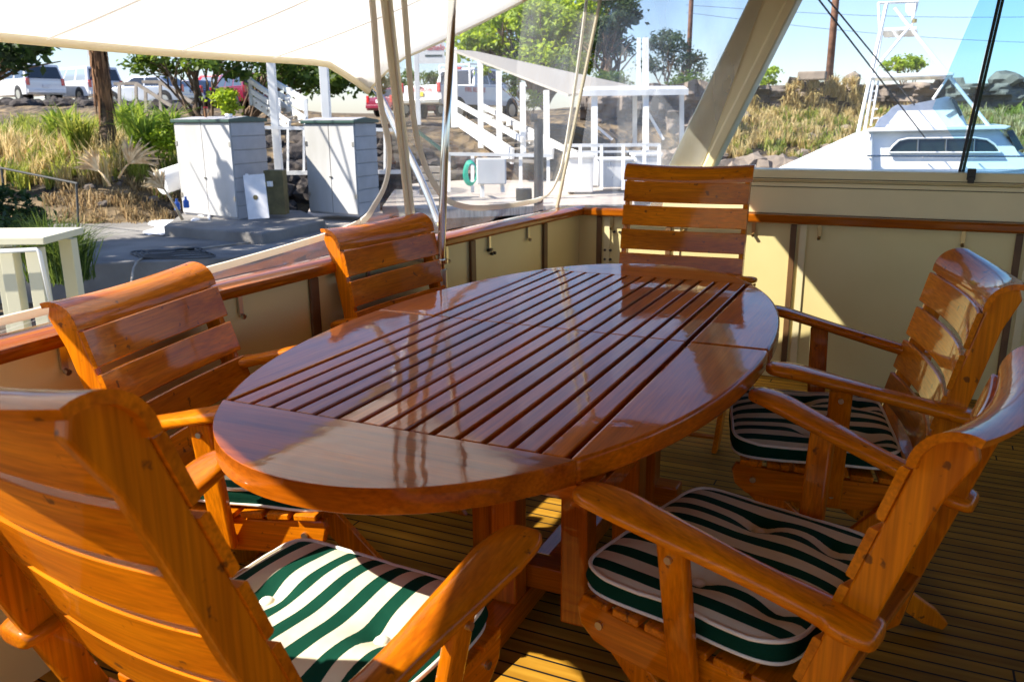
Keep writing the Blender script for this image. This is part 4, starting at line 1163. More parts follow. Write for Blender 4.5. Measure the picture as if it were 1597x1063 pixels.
# ================================================================== LOCKERS AND THINGS ON THE QUAY
def locker(label, A_, B_, C_, z0, h, front, side, doors=True):
    """A,B front corners, C the rear right corner in plan"""
    A_ = Vector((*A_, 0)); B_ = Vector((*B_, 0)); C_ = Vector((*C_, 0)); D_ = A_ + (C_ - B_)
    c0 = (A_ + C_) / 2; t = thing('dock_locker', label, 'locker', (c0.x, c0.y, z0), 0, 'tall grey dock lockers')
    def up(p, z): return Vector((p.x - c0.x, p.y - c0.y, z))
    ex_ = (B_ - A_).normalized(); ey_ = (C_ - B_).normalized(); W_ = (B_ - A_).length; D_len = (C_ - B_).length
    rot = Matrix((ex_, ey_, Vector((0, 0, 1)))).transposed()
    MB().box((0, 0, h / 2), (W_ - .03, D_len - .03, h), rot).obj('body', side, t)
    nb = 7
    for s_ in (-1, 1):
        m_ = MB()
        for k in range(nb):
            z = h * (k + .5) / nb
            m_.box(rot @ Vector((s_ * (W_ / 2 - .005), 0, z)), (.02, D_len - .02, h / nb - .014), rot)
        m_.obj('siding', side, t, bevel=.004)
    for s_ in (-1, 1):
        MB().box(rot @ Vector((s_ * W_ / 4, -D_len / 2 - .002, h / 2 + .01)), (W_ / 2 - .014, .035, h - .05), rot).obj('door', front, t, bevel=.004)
    m_ = MB(); m_.box(rot @ Vector((.0, -D_len / 2 - .03, h * .42)), (.05, .02, .02), rot); m_.obj('latch', 'dark_metal', t)
    for s_ in (-1, 1):
        for z in (.22, .78):
            MB().box(rot @ Vector((s_ * (W_ / 2 - .03), -D_len / 2 - .024, z * h)), (.05, .012, .07), rot).obj('hinge', 'dull_steel', t)
    # lid: low ridge roof with dark trim
    prof = [(-D_len / 2 - .06, h), (-D_len / 2 - .06, h + .045), (0, h + .085), (D_len / 2 + .04, h + .05), (D_len / 2 + .04, h)]
    vs = [rot @ Vector((x, p[0], p[1])) for x in (-W_ / 2 - .04, W_ / 2 + .04) for p in prof]
    n = len(prof); fs = [tuple(range(n)), tuple(reversed(range(n, 2 * n)))] + [(i, i + n, (i + 1) % n + n, (i + 1) % n) for i in range(n)]
    MB().add(vs, fs).obj('lid', 'dark_green', t, bevel=.008)
    vs = [rot @ Vector((x, a, b + .003)) for x in (-W_ / 2 + .0, W_ / 2 - .0) for a, b in prof[1:4]]
    MB().add(vs, [(0, 1, 4, 3), (1, 2, 5, 4)]).obj('lid_cover', 'locker_grey', t)
    return t, rot
P = lambda u, v, z: tuple(on(u, v, z).xy)
locker('grey double door locker with a red capped pipe on its lid', P(287, 334, -.2), P(372, 343, -.2), P(424, 333, -.2), -.2, 1.45, 'locker_front', 'locker_grey')
locker('grey dock locker partly behind the clear curtain edge', P(484, 332, -.2), P(560, 338, -.2), P(593, 331, -.2), -.2, 1.42, 'locker_front', 'locker_grey')
c = at(321, 183, 13.2); o = MB().tube([c, c + Vector((0, 0, .14))], .022, 10).obj('vent_pipe', 'palm_skirt', smooth=False)
o = tag(o, 'short rusty pipe stub standing on the locker lid', 'pipe')
c = at(321, 171, 13.2); o = MB().tube([c + Vector((0, 0, .01)), c + Vector((0, 0, .045))], .03, 10).obj('red_cap', 'red_plastic'); tag(o, 'red cap on the pipe above the locker lid', 'cap')
c = at(357, 184, 12.9); o = MB().loft([[tuple(c + Vector((r_ * math.cos(q), r_ * math.sin(q), z))) for q in [k * math.pi / 6 for k in range(12)]] for r_, z in ((.045, 0), (.06, .06), (.052, .06), (.035, .02))]).obj('bowl', 'white_paint', smooth=True); tag(o, 'small white bowl left on the locker lid', 'bowl')
# leaning board with a hole
lb = thing('leaning_board', 'white board with a round hole leaning on the locker side', 'board', tuple(at(404, 341, 12.1)))
m_ = MB(); rt = Matrix.Rotation(.42, 3, 'Z') @ Matrix.Rotation(-.10, 3, 'X') @ Matrix.Rotation(-.07, 3, 'Y')
m_.box(rt @ Vector((0, 0, .31)), (.30, .02, .62), rt); m_.obj('panel', 'white_sheet', lb)
MB().tube([rt @ Vector((-.01, -.008, .30)), rt @ Vector((-.01, -.014, .30))], .035, 16).obj('hole', 'olive_box', lb)
o = MB().box(at(389, 305, 12.3), (.03, .05, .62), rt).obj('plank', 'white_sheet'); tag(o, 'narrow plank standing behind the leaning white board', 'plank')
ub = thing('meter_box', 'olive utility box with a yellow and white plug beside the locker', 'box', tuple(at(434, 333, 13.3)))
MB().box((0, 0, .33), (.30, .22, .68), Matrix.Rotation(.4, 3, 'Z')).obj('case', 'olive_box', ub, bevel=.01)
MB().tube([(-.10, -.16, .46), (-.10, -.20, .46)], .05, 12).obj('plug', 'yellow_plastic', ub, auto=40)
MB().box((.02, -.16, .47), (.08, .06, .08)).obj('socket', 'white_paint', ub, bevel=.008)
# white plastic sheet heap
def heap(name, label, pts, m, cat, seed=0):
    from mathutils import noise
    V = []; Fq = []; (u0, u1, v0, v1, z, hh) = pts; n_ = 26
    for j in range(n_ + 1):
        for i in range(n_ + 1):
            a = i / n_; b = j / n_; p = on(u0 + (u1 - u0) * a, v1 + (v0 - v1) * b, z)
            e = max(0, math.sin(math.pi * a)) * max(0, math.sin(math.pi * b))
            q = noise.noise(Vector((a * 5 + seed, b * 4, 0))); p = Vector((p.x + .12 * noise.noise(Vector((a * 3, b * 3, seed + 2))), p.y + .15 * noise.noise(Vector((b * 3, a * 3, seed))), z + .012 + hh * e * (.6 + 1.0 * q) + .02 * abs(noise.noise(Vector((a * 16, b * 16, seed))))))
            V.append(p)
    for j in range(n_):
        for i in range(n_): k = j * (n_ + 1) + i; Fq.append((k, k + 1, k + n_ + 2, k + n_ + 1))
    o = mesh(name, V, Fq, m, smooth=True); return tag(o, label, cat)
heap('plastic_sheet', 'crumpled white plastic sheet heaped in front of the locker', (285, 352, 338, 366, -.35, .26), 'white_sheet', 'sheet', 1)
heap('plastic_sheet', 'flat white sheet trailing left of the heaped plastic', (232, 300, 344, 368, -.35, .05), 'white_sheet', 'sheet', 4)
heap('plastic_sheet', 'white sheet lying on the concrete edge right of the heap', (335, 400, 350, 368, -.34, .04), 'white_sheet', 'sheet', 6)
o = MB().tube([at(250, 285, 14.0), at(300, 268, 14.4)], .20, 20).obj('drum', 'white_paint', auto=40); tag(o, 'white drum lying on its side behind the dry frond', 'drum')
for k, (u, v) in enumerate(((277, 327), (291, 324))):
    c = at(u, v, 13.0); o = MB().tube([c, c + Vector((0, 0, .10)), c + Vector((0, 0, .13)), c + Vector((0, 0, .17))], [.045, .045, .018, .018], 10).obj('bottle', 'blue_plastic', auto=40)
    tag(o, ('blue plastic bottle standing left, by the frond stalk', 'blue plastic bottle against the locker corner')[k], 'bottle', 'blue bottles by the locker')
rp_ = MB()
for k in range(4):
    pts = []
    for i in range(40):
        a = 2 * math.pi * i / 40; c = on(270 + (62 - 7 * k) * math.cos(a + .3 * k) + 6 * math.sin(5 * a + k), 398 + (7.5 - k) * math.sin(a) + 1.2 * math.sin(3 * a + k), -.35)
        pts.append(c + Vector((0, 0, .015 + .012 * k)))
    rp_.tube(pts, .011, 6, closed=True)
o = rp_.obj('rope_coil', 'rope', smooth=True); tag(o, 'loose coils of dark rope on the quay edge', 'rope')
o = MB().tube(smooth_pts([on(*p, -.335) for p in ((205, 440), (212, 410), (240, 398), (330, 385), (430, 372), (520, 352))], 4), .012, 6).obj('hose', 'grey_wood', smooth=True); tag(o, 'thin grey hose running along the quay', 'hose')
# black handrail on the quay path
hr = thing('handrail', 'thin black pipe handrail beside the quay path', 'handrail', tuple(at(122, 352, 12.6)))
def rel(t, p): return Vector(p) - t.location
tp = at(119, 286, 12.6)
MB().tube([rel(hr, at(122, 352, 12.6)) - Vector((0, 0, .05)), rel(hr, tp)], .018, 8).obj('post', 'dark_metal', hr)
MB().tube([rel(hr, at(6, 300, 13.4)) - Vector((0, 0, .1)), rel(hr, at(2, 262, 13.4))], .018, 8).obj('post', 'dark_metal', hr)
MB().tube([rel(hr, at(-90, 248, 14)), rel(hr, at(2, 262, 13.4)), rel(hr, tp) + Vector((.03, 0, 0))], .018, 8).obj('rail', 'dark_metal', hr)
# cream boarding stand at the left edge
bs = thing('boarding_stand', 'cream wooden stand with square posts at the left edge', 'stand', tuple(plan(10, 5.2, -.35)))
zt_ = at(30, 376, 5.2).z + .35
e1 = RIGHT; rot = Matrix((RIGHT, FWD, Vector((0, 0, 1)))).transposed()
MB().box(rot @ Vector((-.10, .05, zt_)), (.66, .5, .045), rot).obj('top', 'stand_paint', bs, bevel=.005)
for (x, y) in ((.14, -.15), (-.02, -.15), (.14, .25), (-.3, -.15), (-.3, .25)):
    MB().box(rot @ Vector((x, y, zt_ / 2 - .02)), (.085, .085, zt_ - .05), rot).obj('post', 'stand_paint', bs, bevel=.004)
MB().tube([rot @ Vector(p) for p in ((-.4, -.24, zt_ - .07), (.20, -.24, zt_ - .045), (.215, -.24, zt_ - .06), (.25, -.24, zt_ - .55))], .013, 8).obj('pipe', 'white_paint', bs, smooth=True)

# ================================================================== DOCK POSTS, STAIRS, PAVILION
def post(name, label, u, v0, v1, d, w_, m='white_paint', cat='post', group=None):
    a = at(u, v1, d); b = at(u, v0, d); b = Vector((a.x, a.y, b.z))
    o = MB().box((a + b) / 2, (w_, w_, (b - a).length), rot).obj(name, m, bevel=.006)
    return tag(o, label, cat, group)
post('dock_post', 'white post standing left of the railing between the lockers', 436, 84, 275, 15.6, .13, group='white dock posts')
post('dock_post', 'white post rising behind the second locker', 517, 90, 300, 15.0, .14, group='white dock posts')
post('dock_post', 'white post in front of the pickup tailgate', 653, 58, 195, 19, .10, group='white dock posts')
rl = thing('railing', 'white metal railing above the lava wall between the lockers', 'railing', tuple(at(412, 272, 15.2)))
def barrel_(t, name, pts, w_, h_, m='white_paint'):
    m_ = MB()
    for a, b in pts: m_.bar(rel(t, a), rel(t, b), w_, h_)
    return m_.obj(name, m, t)
barrel_(rl, 'top_rail', [(at(412, 199, 15.2), at(620, 203, 15.2))], .05, .06)
barrel_(rl, 'bottom_rail', [(at(412, 270, 15.2), at(640, 268, 15.2))], .05, .07)
for u in (449, 474, 600, 570):
    barrel_(rl, 'baluster', [(at(u, 202, 15.2), at(u, 269, 15.2))], .035, .035)
# wooden ramp handrails by the blue car
gr_ = thing('ramp_railing', 'weathered grey wooden ramp handrails below the parked cars', 'railing', tuple(at(230, 170, 26)))
for (a, b) in (((178, 131), (212, 130)), ((212, 130), (268, 166)), ((222, 128), (250, 128)), ((250, 128), (300, 160))):
    barrel_(gr_, 'handrail', [(at(*a, 26), at(*b, 26))], .10, .09, 'grey_wood')
for (u, v) in ((186, 132), (212, 131), (227, 140), (250, 130), (292, 158)):
    barrel_(gr_, 'post', [(at(u, v, 26), at(u + 1, 176, 26))], .08, .08, 'grey_wood')
# stairway behind the posts
def stair(label, topL, botL, topR, botR, d0, d1, n, rails):
    t = thing('stairway', label, 'stairs', tuple(at(*botL, d1)), 0, 'white wooden stairways up the bank')
    for a, b in ((topL, botL), (topR, botR)):
        barrel_(t, 'stringer', [(at(*a, d0), at(*b, d1))], .06, .24)
    for k in range(n):
        q = (k + .5) / n
        a = at(*topL, d0).lerp(at(*botL, d1), q); b = at(*topR, d0).lerp(at(*botR, d1), q)
        m_ = MB(); m_.bar(rel(t, a), rel(t, b), .26, .04); m_.obj('tread', 'grey_wood', t)
    for (a, b, da, db) in rails:
        barrel_(t, 'handrail', [(at(*a, da), at(*b, db))], .07, .13)
    return t
s1 = stair('short white stairway at the left behind the dock posts', (396, 158), (452, 196), (425, 156), (478, 190), 23, 21, 6,
  [((388, 124), (436, 158), 23, 21.6), ((392, 142), (436, 170), 23, 21.6), ((418, 122), (478, 158), 23, 21), ((420, 140), (478, 170), 23, 21)])
for u, v, v1, d in ((390, 124, 165, 23), (434, 156, 196, 21.6), (420, 122, 165, 23), (450, 140, 190, 22), (476, 156, 192, 21)):
    barrel_(s1, 'post', [(at(u, v, d), at(u + 2, v1, d))], .09, .09)
s2 = stair('white stairway with a long sloping roof beside the pickup', (712, 188), (800, 248), (775, 180), (862, 240), 23, 19.5, 8,
  [((712, 160), (815, 218), 23, 19.5), ((712, 180), (800, 236), 23, 19.5), ((748, 163), (880, 232), 24.5, 20.5), ((748, 178), (900, 240), 24.5, 20)])
for u, v, v1, d, w_ in ((708, 76, 200, 23, .17), (749, 96, 232, 21.5, .14), (778, 112, 238, 20.6, .14), (815, 130, 240, 19.8, .13), (852, 142, 244, 19.3, .13)):
    barrel_(s2, 'post', [(at(u, v, d), at(u + 1, v1, d))], w_, w_)
rq = [at(704, 77, 22.5), at(742, 80, 26.5), at(992, 135, 22.5), at(886, 147, 18.6)]
vs = [rel(s2, p) for p in rq] + [rel(s2, p) - Vector((0, 0, .05)) for p in rq]
MB().add(vs, [(0, 1, 2, 3), (7, 6, 5, 4), (0, 3, 7, 4), (1, 0, 4, 5), (2, 1, 5, 6), (3, 2, 6, 7)]).obj('roof_panel', 'roof_fabric', s2)
pv = thing('pavilion', 'white flat roofed dock shelter seen through the hazy curtain', 'pavilion', tuple(at(985, 255, 19)))
q = [at(902, 141, 18), at(1074, 139, 18), at(1066, 134, 21), at(915, 135, 21)]
vs = [rel(pv, p) for p in q] + [rel(pv, p) - Vector((0, 0, .12)) for p in q]
MB().add(vs, [(0, 1, 2, 3), (7, 6, 5, 4), (0, 4, 5, 1), (1, 5, 6, 2), (2, 6, 7, 3), (3, 7, 4, 0)]).obj('roof', 'white_paint', pv)
for u, v0, v1, d, w_ in ((927, 143, 290, 18.2, .13), (1007, 60, 290, 18.2, .12), (990, 143, 225, 20.5, .10), (1063, 143, 235, 20, .10), (996, 60, 140, 20.4, .08)):
    barrel_(pv, 'post', [(at(u, v0, d), at(u, v1, d))], w_, w_)
barrel_(pv, 'brace', [(at(928, 195, 18.3), at(955, 218, 18.3)), (at(1010, 175, 18.3), at(1035, 218, 18.3))], .05, .05)
# white dock furniture under the pavilion
def whitebox(label, u0, u1, v0, v1, d, dep=.7, name='dock_box', cat='dock box', m='white_paint'):
    a = at((u0 + u1) / 2, v1, d); t = thing(name, label, cat, tuple(a)); w_ = (u1 - u0) * d / FPX; h_ = (v1 - v0) * d / FPX
    MB().box(rot @ Vector((0, dep / 2, h_ * .45)), (w_, dep, h_ * .9), rot).obj('body', m, t, bevel=.015)
    MB().box(rot @ Vector((0, dep / 2, h_ * .95)), (w_ + .06, dep + .06, h_ * .1), rot).obj('lid', m, t, bevel=.015)
    return t
whitebox('white dock box standing left under the dock shelter', 884, 925, 242, 300, 16.5)
whitebox('long white dock box in the middle under the dock shelter', 935, 985, 248, 292, 17)
whitebox('white dock box at the right end under the dock shelter', 990, 1030, 240, 292, 17.2)
rl = thing('railing', 'low white dock railing in front of the dock shelter', 'railing', tuple(at(960, 290, 16)))
barrel_(rl, 'top_rail', [(at(885, 227, 16), at(1030, 226, 16))], .06, .06)
barrel_(rl, 'middle_rail', [(at(905, 237, 16), at(1030, 236, 16))], .04, .04)
for u in (905, 938, 972, 1005, 1028): barrel_(rl, 'post', [(at(u, 226, 16), at(u, 296, 16))], .06, .06)
rl = thing('dock_rail', 'long pale pipe rail along the wooden dock', 'rail', tuple(at(770, 300, 15.5)))
barrel_(rl, 'pipe', [(at(690, 240, 15.5), at(862, 243, 15.5))], .05, .06, 'white_paint')
barrel_(rl, 'beam', [(at(700, 268, 16.5), at(745, 268, 16.5)), (at(786, 250, 16), at(835, 252, 16))], .05, .06, 'grey_wood')
for u in (700, 737, 812, 855): barrel_(rl, 'post', [(at(u, 243, 15.6), at(u, 300, 15.6))], .06, .06)
wb = thing('hose_cart', 'white panel cart on legs beside the teal hose', 'cart', tuple(at(767, 306, 14.6)))
a = at(744, 247, 14.6); b = at(789, 287, 14.6)
MB().box(rel(wb, (a + b) / 2), (.51, .14, .44), rot).obj('panel', 'white_paint', wb, bevel=.02)
for u in (752, 783): barrel_(wb, 'leg', [(at(u, 286, 14.7), at(u + 1, 308 if u == 752 else 300, 14.7))], .06, .06)
hs = MB()
for k in range(5):
    c = at(733 + k * .8, 270, 14.9 - .03 * k); pts = []
    for i in range(28):
        a = 2 * math.pi * i / 28; pts.append(c + RIGHT * (.115 - .008 * k) * math.cos(a) * (1 + .06 * math.sin(k + 2 * a)) + Vector((0, 0, 1)) * (.215 - .012 * k) * math.sin(a))
    hs.tube(pts, .013, 6, closed=True)
o = hs.obj('hose_coil', 'teal_hose', smooth=True); tag(o, 'coiled teal garden hose hanging on the dock rail', 'hose')
pg = thing('piling', 'black wooden mooring pile with fittings on top', 'pile', tuple(at(840, 312, 13.6)))
a = at(840, 312, 13.6); b = at(840, 186, 13.6)
MB().tube([rel(pg, a) - Vector((0, 0, .8)), rel(pg, b)], .075, 12).obj('pole', 'black_plastic', pg, auto=40)
MB().tube([rel(pg, at(828, 184, 13.5)), rel(pg, at(838, 184, 13.5))], .07, 14).obj('wheel', 'black_plastic', pg, auto=40)
bc = at(817, 311, 13.9); o = MB().box(bc + Vector((0, 0, .08)), (.26, .24, .19), rot).obj('crate', 'black_plastic', bevel=.012); tag(o, 'black crate on the dock in front of the pile', 'crate')
stp = thing('dock_steps', 'grey wooden steps by the lava rocks behind the batten', 'steps', tuple(at(672, 305, 15.5)))
for k, v in enumerate((264, 276, 288, 299)):
    barrel_(stp, 'tread', [(at(655, v, 15.9 - .1 * k), at(694, v, 15.9 - .1 * k))], .22, .10, 'grey_wood')
o = MB().bar(at(645, 200, 15.8), at(692, 236, 15.4), .05, .05).obj('ramp_beam', 'dark_green'); tag(o, 'dark green slanting beam in front of the lava rocks', 'beam')
# sign
sg = thing('sign_board', 'small white sign with red script lettering high on a post', 'sign', tuple(at(672, 80, 18.8)))
MB().box((0, 0, 0), (.60, .03, .52), rot).obj('panel', 'white_paint', sg)
def text(body, loc, size, m, parent, rot3, name='lettering', sh=0):
    cu = bpy.data.curves.new('txt', 'FONT'); cu.body = body; cu.size = size; cu.align_x = 'CENTER'; cu.extrude = .002; cu.shear = sh
    tmp = bpy.data.objects.new('tmp', cu); col.objects.link(tmp)
    dg = bpy.context.evaluated_depsgraph_get(); me = bpy.data.meshes.new_from_object(tmp.evaluated_get(dg)); col.objects.unlink(tmp); bpy.data.objects.remove(tmp)
    me.materials.clear(); me.materials.append(MATS[m])
    o = bpy.data.objects.new(name, me); link(o, parent); o.matrix_parent_inverse = Matrix.Identity(4)
    o.matrix_local = Matrix.Translation(loc) @ rot3.to_4x4(); return o
stand = Matrix((RIGHT, Vector((0, 0, 1)), -FWD)).transposed()
text('Mahalo', Vector(rot @ Vector((.06, -.02, .02))), .17, 'red_ink', sg, stand, sh=.3)
MB().box(rot @ Vector((.06, -.0175, -.10)), (.38, .004, .045), rot).obj('text_line', 'dark_ink', sg)

# ================================================================== VEHICLES
def vehicle(name, label, cat, u, d, turn, kind, paint, group='vehicles parked on the bank', glass='glass_dark', z=None):
    p = plan(u, d); p.z = ground(u, d) if z is None else z
    view = Vector((p.x, p.y, 0)).normalized(); a = math.atan2(view.y, view.x) + turn
    t = thing(name, label, cat, tuple(p), a, group)
    K = dict(minivan=(.97, [(-2.38, .32), (-2.45, .55), (-2.42, 1.0), (1.45, 1.0), (2.2, .82), (2.42, .6), (2.4, .3)], (-2.42, 1.55, 1.0), (-2.22, .55, 1.76), 1.55),
             sedan=(.90, [(-2.3, .3), (-2.35, .55), (-2.3, .92), (1.1, .93), (2.1, .78), (2.3, .5), (2.28, .25)], (-1.75, 1.15, .92), (-1.05, .35, 1.42), 1.4),
             suv=(.95, [(-2.2, .4), (-2.28, .6), (-2.25, 1.08), (1.1, 1.08), (2.0, .98), (2.25, .7), (2.2, .4)], (-2.25, 1.1, 1.08), (-2.0, .5, 1.78), 1.4),
             pickup=(1.0, [(-2.85, .62), (-2.9, .8), (-2.88, 1.30), (1.6, 1.30), (2.65, 1.22), (2.85, .9), (2.8, .55)], (-.75, 1.65, 1.30), (-.5, .95, 2.0), 1.85))[kind]
    W_, prof, cb, ct, wx = K
    m_ = MB(); rings = []
    for y, k in ((-W_, .0), (-W_ + .02, 0), (W_ - .02, 0), (W_, 0)):
        sc_ = 1 if abs(y) < W_ - .01 else .985
        rings.append([(x * sc_, y, .7 + (z_ - .7) * (sc_ if z_ > .7 else 1)) for x, z_ in prof])
    m_.loft(rings).obj('body', paint, t, bevel=.05, seg=3, auto=40)
    wt = W_ - .17
    m_ = MB(); b0, b1, zb = cb; t0, t1, zt2 = ct
    m_.add([(b0, -W_ + .03, zb), (b1, -W_ + .03, zb), (b1, W_ - .03, zb), (b0, W_ - .03, zb), (t0, -wt, zt2), (t1, -wt, zt2), (t1, wt, zt2), (t0, wt, zt2)], [(0, 1, 5, 4), (1, 2, 6, 5), (2, 3, 7, 6), (3, 0, 4, 7), (4, 5, 6, 7), (3, 2, 1, 0)])
    m_.obj('cabin', paint, t, bevel=.05, seg=3, auto=40)
    H_ = zt2 - zb
    def face(bx0, bx1, side, f0=.12, f1=.86):
        def pt(fx, fz):
            x0 = b0 + (t0 - b0) * fz; x1 = b1 + (t1 - b1) * fz; y = (W_ - .03) + (wt - W_ + .03) * fz
            return (x0 + (x1 - x0) * fx, side * (y + .008), zb + H_ * fz)
        return [pt(bx0, f0), pt(bx1, f0), pt(bx1, f1), pt(bx0, f1)]
    nwin = {'minivan': [(.05, .30), (.34, .62), (.65, .92)], 'sedan': [(.10, .47), (.51, .88)], 'suv': [(.05, .32), (.36, .62), (.65, .90)], 'pickup': [(.08, .44), (.48, .88)]}[kind]
    for s_ in (-1, 1):
        for a0, a1 in nwin:
            f = face(a0, a1, s_); m_ = MB(); m_.add(f + [(x, y - s_ * .03, z_) for x, y, z_ in f], [(0, 1, 2, 3), (4, 5, 6, 7), (0, 1, 5, 4), (1, 2, 6, 5), (2, 3, 7, 6), (3, 0, 4, 7)]).obj('side_window', glass, t)
    for (bx, tx, nm, sg_) in ((b0, t0, 'rear_window', -1), (b1, t1, 'windscreen', 1)):
        def pt(y_, fz): return (bx + (tx - bx) * fz + sg_ * .010, y_ * ((W_ - .05) + (wt - W_ + .05) * fz), zb + H_ * fz)
        f = [pt(-.9, .1), pt(.9, .1), pt(.88, .84), pt(-.88, .84)]
        MB().add(f + [(x - sg_ * .04, y, z_) for x, y, z_ in f], [(0, 1, 2, 3), (4, 5, 6, 7), (0, 1, 5, 4), (1, 2, 6, 5), (2, 3, 7, 6), (3, 0, 4, 7)]).obj(nm, 'glass_dark', t)
    rw = .40 if kind == 'pickup' else .34
    for sx in (-1, 1):
        for s_ in (-1, 1):
            c = Vector((sx * wx, s_ * (W_ - .10), rw)); wh = MB()
            wh.tube([c - Vector((0, .115, 0)), c + Vector((0, .115, 0))], rw, 20)
            k = wh.obj('wheel', 'tyre', t, auto=40, bevel=.03)
            MB().tube([c + Vector((0, s_ * .10, 0)), c + Vector((0, s_ * .122, 0))], rw * .62, 16).obj('rim', 'dull_steel', k, auto=40)
            MB().tube([c + Vector((0, s_ * .0, .02)), c + Vector((0, s_ * .102, .02))], rw + .075, 20).obj('wheel_arch', 'black_plastic', t)
    xr = prof[1][0]
    for s_ in (-1, 1):
        MB().box((prof[2][0] - .015, s_ * (W_ - .13), zb - .08), (.07, .15, .34)).obj('tail_light', 'lamp_red', t, bevel=.01)
        MB().box((prof[-2][0] - .02, s_ * (W_ - .25), prof[-2][1] + .05), (.08, .3, .14)).obj('headlight', 'glass_pale', t, bevel=.01)
    MB().box((xr - .01, 0, prof[1][1] - .07), (.14, 2 * W_ - .1, .18)).obj('bumper', 'dull_steel' if kind == 'pickup' else paint, t, bevel=.03)
    MB().box((xr - .035, 0, prof[1][1] + .18), (.02, .34, .15)).obj('licence_plate', 'yellow_plastic' if kind == 'pickup' else 'white_sheet', t)
    return t
vehicle('parked_van', 'white minivan at far left showing its dark rear window', 'van', 44, 43.5, .42, 'minivan', 'car_white')
vehicle('parked_van', 'white minivan with its rear hidden by the palm trunk', 'van', 133, 45, .50, 'minivan', 'car_white', glass='glass_pale')
vehicle('parked_car', 'silver blue sedan behind the wooden ramp handrails', 'car', 238, 41, .95, 'sedan', 'car_silver')
vehicle('parked_car', 'dark blue sedan behind the round leaved tree', 'car', 293, 44, .85, 'sedan', 'car_blue')
vehicle('parked_car', 'bright red car half hidden by the tree trunk', 'car', 345, 46, .9, 'suv', 'car_red', glass='glass_pale')
vehicle('parked_car', 'maroon car to the right of the bright red one', 'car', 378, 45, .45, 'suv', 'car_maroon')
vehicle('parked_car', 'dark red car glimpsed behind the lockers through the curtain', 'car', 640, 44, -.7, 'sedan', 'car_maroon')
tk = vehicle('pickup_truck', 'white pickup with red lettering behind the covered stairway', 'pickup', 727, 34.0, -.62, 'pickup', 'car_white', z=1.14)
lt = MB(); lt.box((-.52, 0, 2.0), (.06, .34, .07)); lt.obj('brake_light', 'lamp_red', tk)
rk = MB()
for s_ in (-1, 1): rk.bar((-.7, s_ * .72, 1.3), (-.7, s_ * .72, 2.12), .06, .06); rk.bar((-.7, s_ * .72, 2.12), (1.1, s_ * .72, 2.12), .05, .05)
rk.bar((-.7, -.72, 2.12), (-.7, .72, 2.12), .05, .05); rk.obj('ladder_rack', 'white_paint', tk)
back = Matrix(((0, 0, -1), (-1, 0, 0), (0, 1, 0)))
sideR = Matrix(((1, 0, 0), (0, 0, -1), (0, 1, 0)))
text('FIRE RESCUE', Vector((-2.925, 0, 1.08)), .20, 'red_ink', tk, back)
text('FIRE RESCUE', Vector((-.75, -1.012, 1.08)), .25, 'red_ink', tk, sideR)
MB().box((-2.12, -1.006, 1.02), (.26, .006, .26)).obj('emblem', 'red_ink', tk, bevel=.002)
MB().box((-2.93, 0, 1.235), (.02, .24, .035)).obj('handle', 'dark_metal', tk)

# ================================================================== SPORT FISHING BOAT
BD = 18.0
bo = thing('fishing_boat', 'white sport fishing boat with a tall aluminium tower', 'boat', tuple(plan(1450, BD, -1.0)))
def b(u, v, dd=0): return rel(bo, at(u, v, BD + dd))
BDIR = Vector((plan(1450, 10).x, plan(1450, 10).y, 0)).normalized()
def bprism(name, uv, d0, d1, m, inset=0, bevel=.03, up_=None):
    P0 = [b(u, v, 0) for u, v in uv]; n = len(P0)
    P0 = [p + BDIR * d0 for p in P0]; P1 = [p + BDIR * (d1 - d0) for p in P0]
    if inset:
        zz = [p.z for p in P0]; z0_, z1_ = min(zz), max(zz)
        P0 = [p + BDIR * inset * (p.z - z0_) / (z1_ - z0_) for p in P0]; P1 = [p - BDIR * inset * (p.z - z0_) / (z1_ - z0_) for p in P1]
    return MB().add(P0 + P1, [tuple(range(n)), tuple(reversed(range(n, 2 * n)))] + [(i, i + n, (i + 1) % n + n, (i + 1) % n) for i in range(n)]).obj(name, m, bo, bevel=bevel, seg=3, auto=35)
# hull
rings = []
for q in range(13):
    t = q / 12; x = -4.2 + 10.0 * t; hwid = 1.9 * (1 if t < .5 else max(.03, 1 - ((t - .5) / .5) ** 2.2)); sh = .85 + .75 * t * t
    rings.append([tuple(rot @ Vector((x, 1.5 + s_ * w2 * hwid, z_))) for s_, w2, z_ in ((-1, 1, sh + 0.0), (-1, .93, sh - .35), (-1, .8, .1), (0, 0, -.3), (1, .8, .1), (1, .93, sh - .35), (1, 1, sh))])
MB().loft(rings).obj('hull', 'gelcoat', bo, auto=50)
bprism('foredeck', [(1180, 278), (1212, 263), (1332, 208), (1362, 204), (1362, 300), (1180, 300)], -.2, 2.9, 'gelcoat', .2, .05)
bprism('cabin', [(1355, 285), (1355, 206), (1362, 201), (1555, 198), (1600, 246), (1690, 248), (1690, 285)], 0, 2.7, 'gelcoat', .15, .05)
bprism('roof', [(1352, 206), (1354, 200), (1565, 195), (1577, 197), (1568, 202)], -.1, 2.8, 'gelcoat', 0, .02)
W1 = [(1385, 238), (1392, 228), (1402, 219), (1416, 216), (1520, 215), (1540, 218), (1552, 226), (1560, 238)]
bprism('side_window', W1, .0, .12, 'window_tint', 0, .008)
bprism('windscreen', [(1570, 205), (1580, 203), (1597, 232), (1586, 236)], .0, 2.2, 'window_tint', 0, .008)
bprism('flybridge_cover', [(1360, 203), (1368, 185), (1380, 178), (1390, 167), (1398, 163), (1412, 164), (1448, 157), (1480, 149), (1492, 158), (1500, 172), (1512, 202)], .35, 2.3, 'white_sheet', .25, .06)
fr_ = [b(u, v, -.02) for u, v in W1]
MB().tube(fr_, .022, 6, closed=True).obj('window_frame', 'gelcoat', bo)
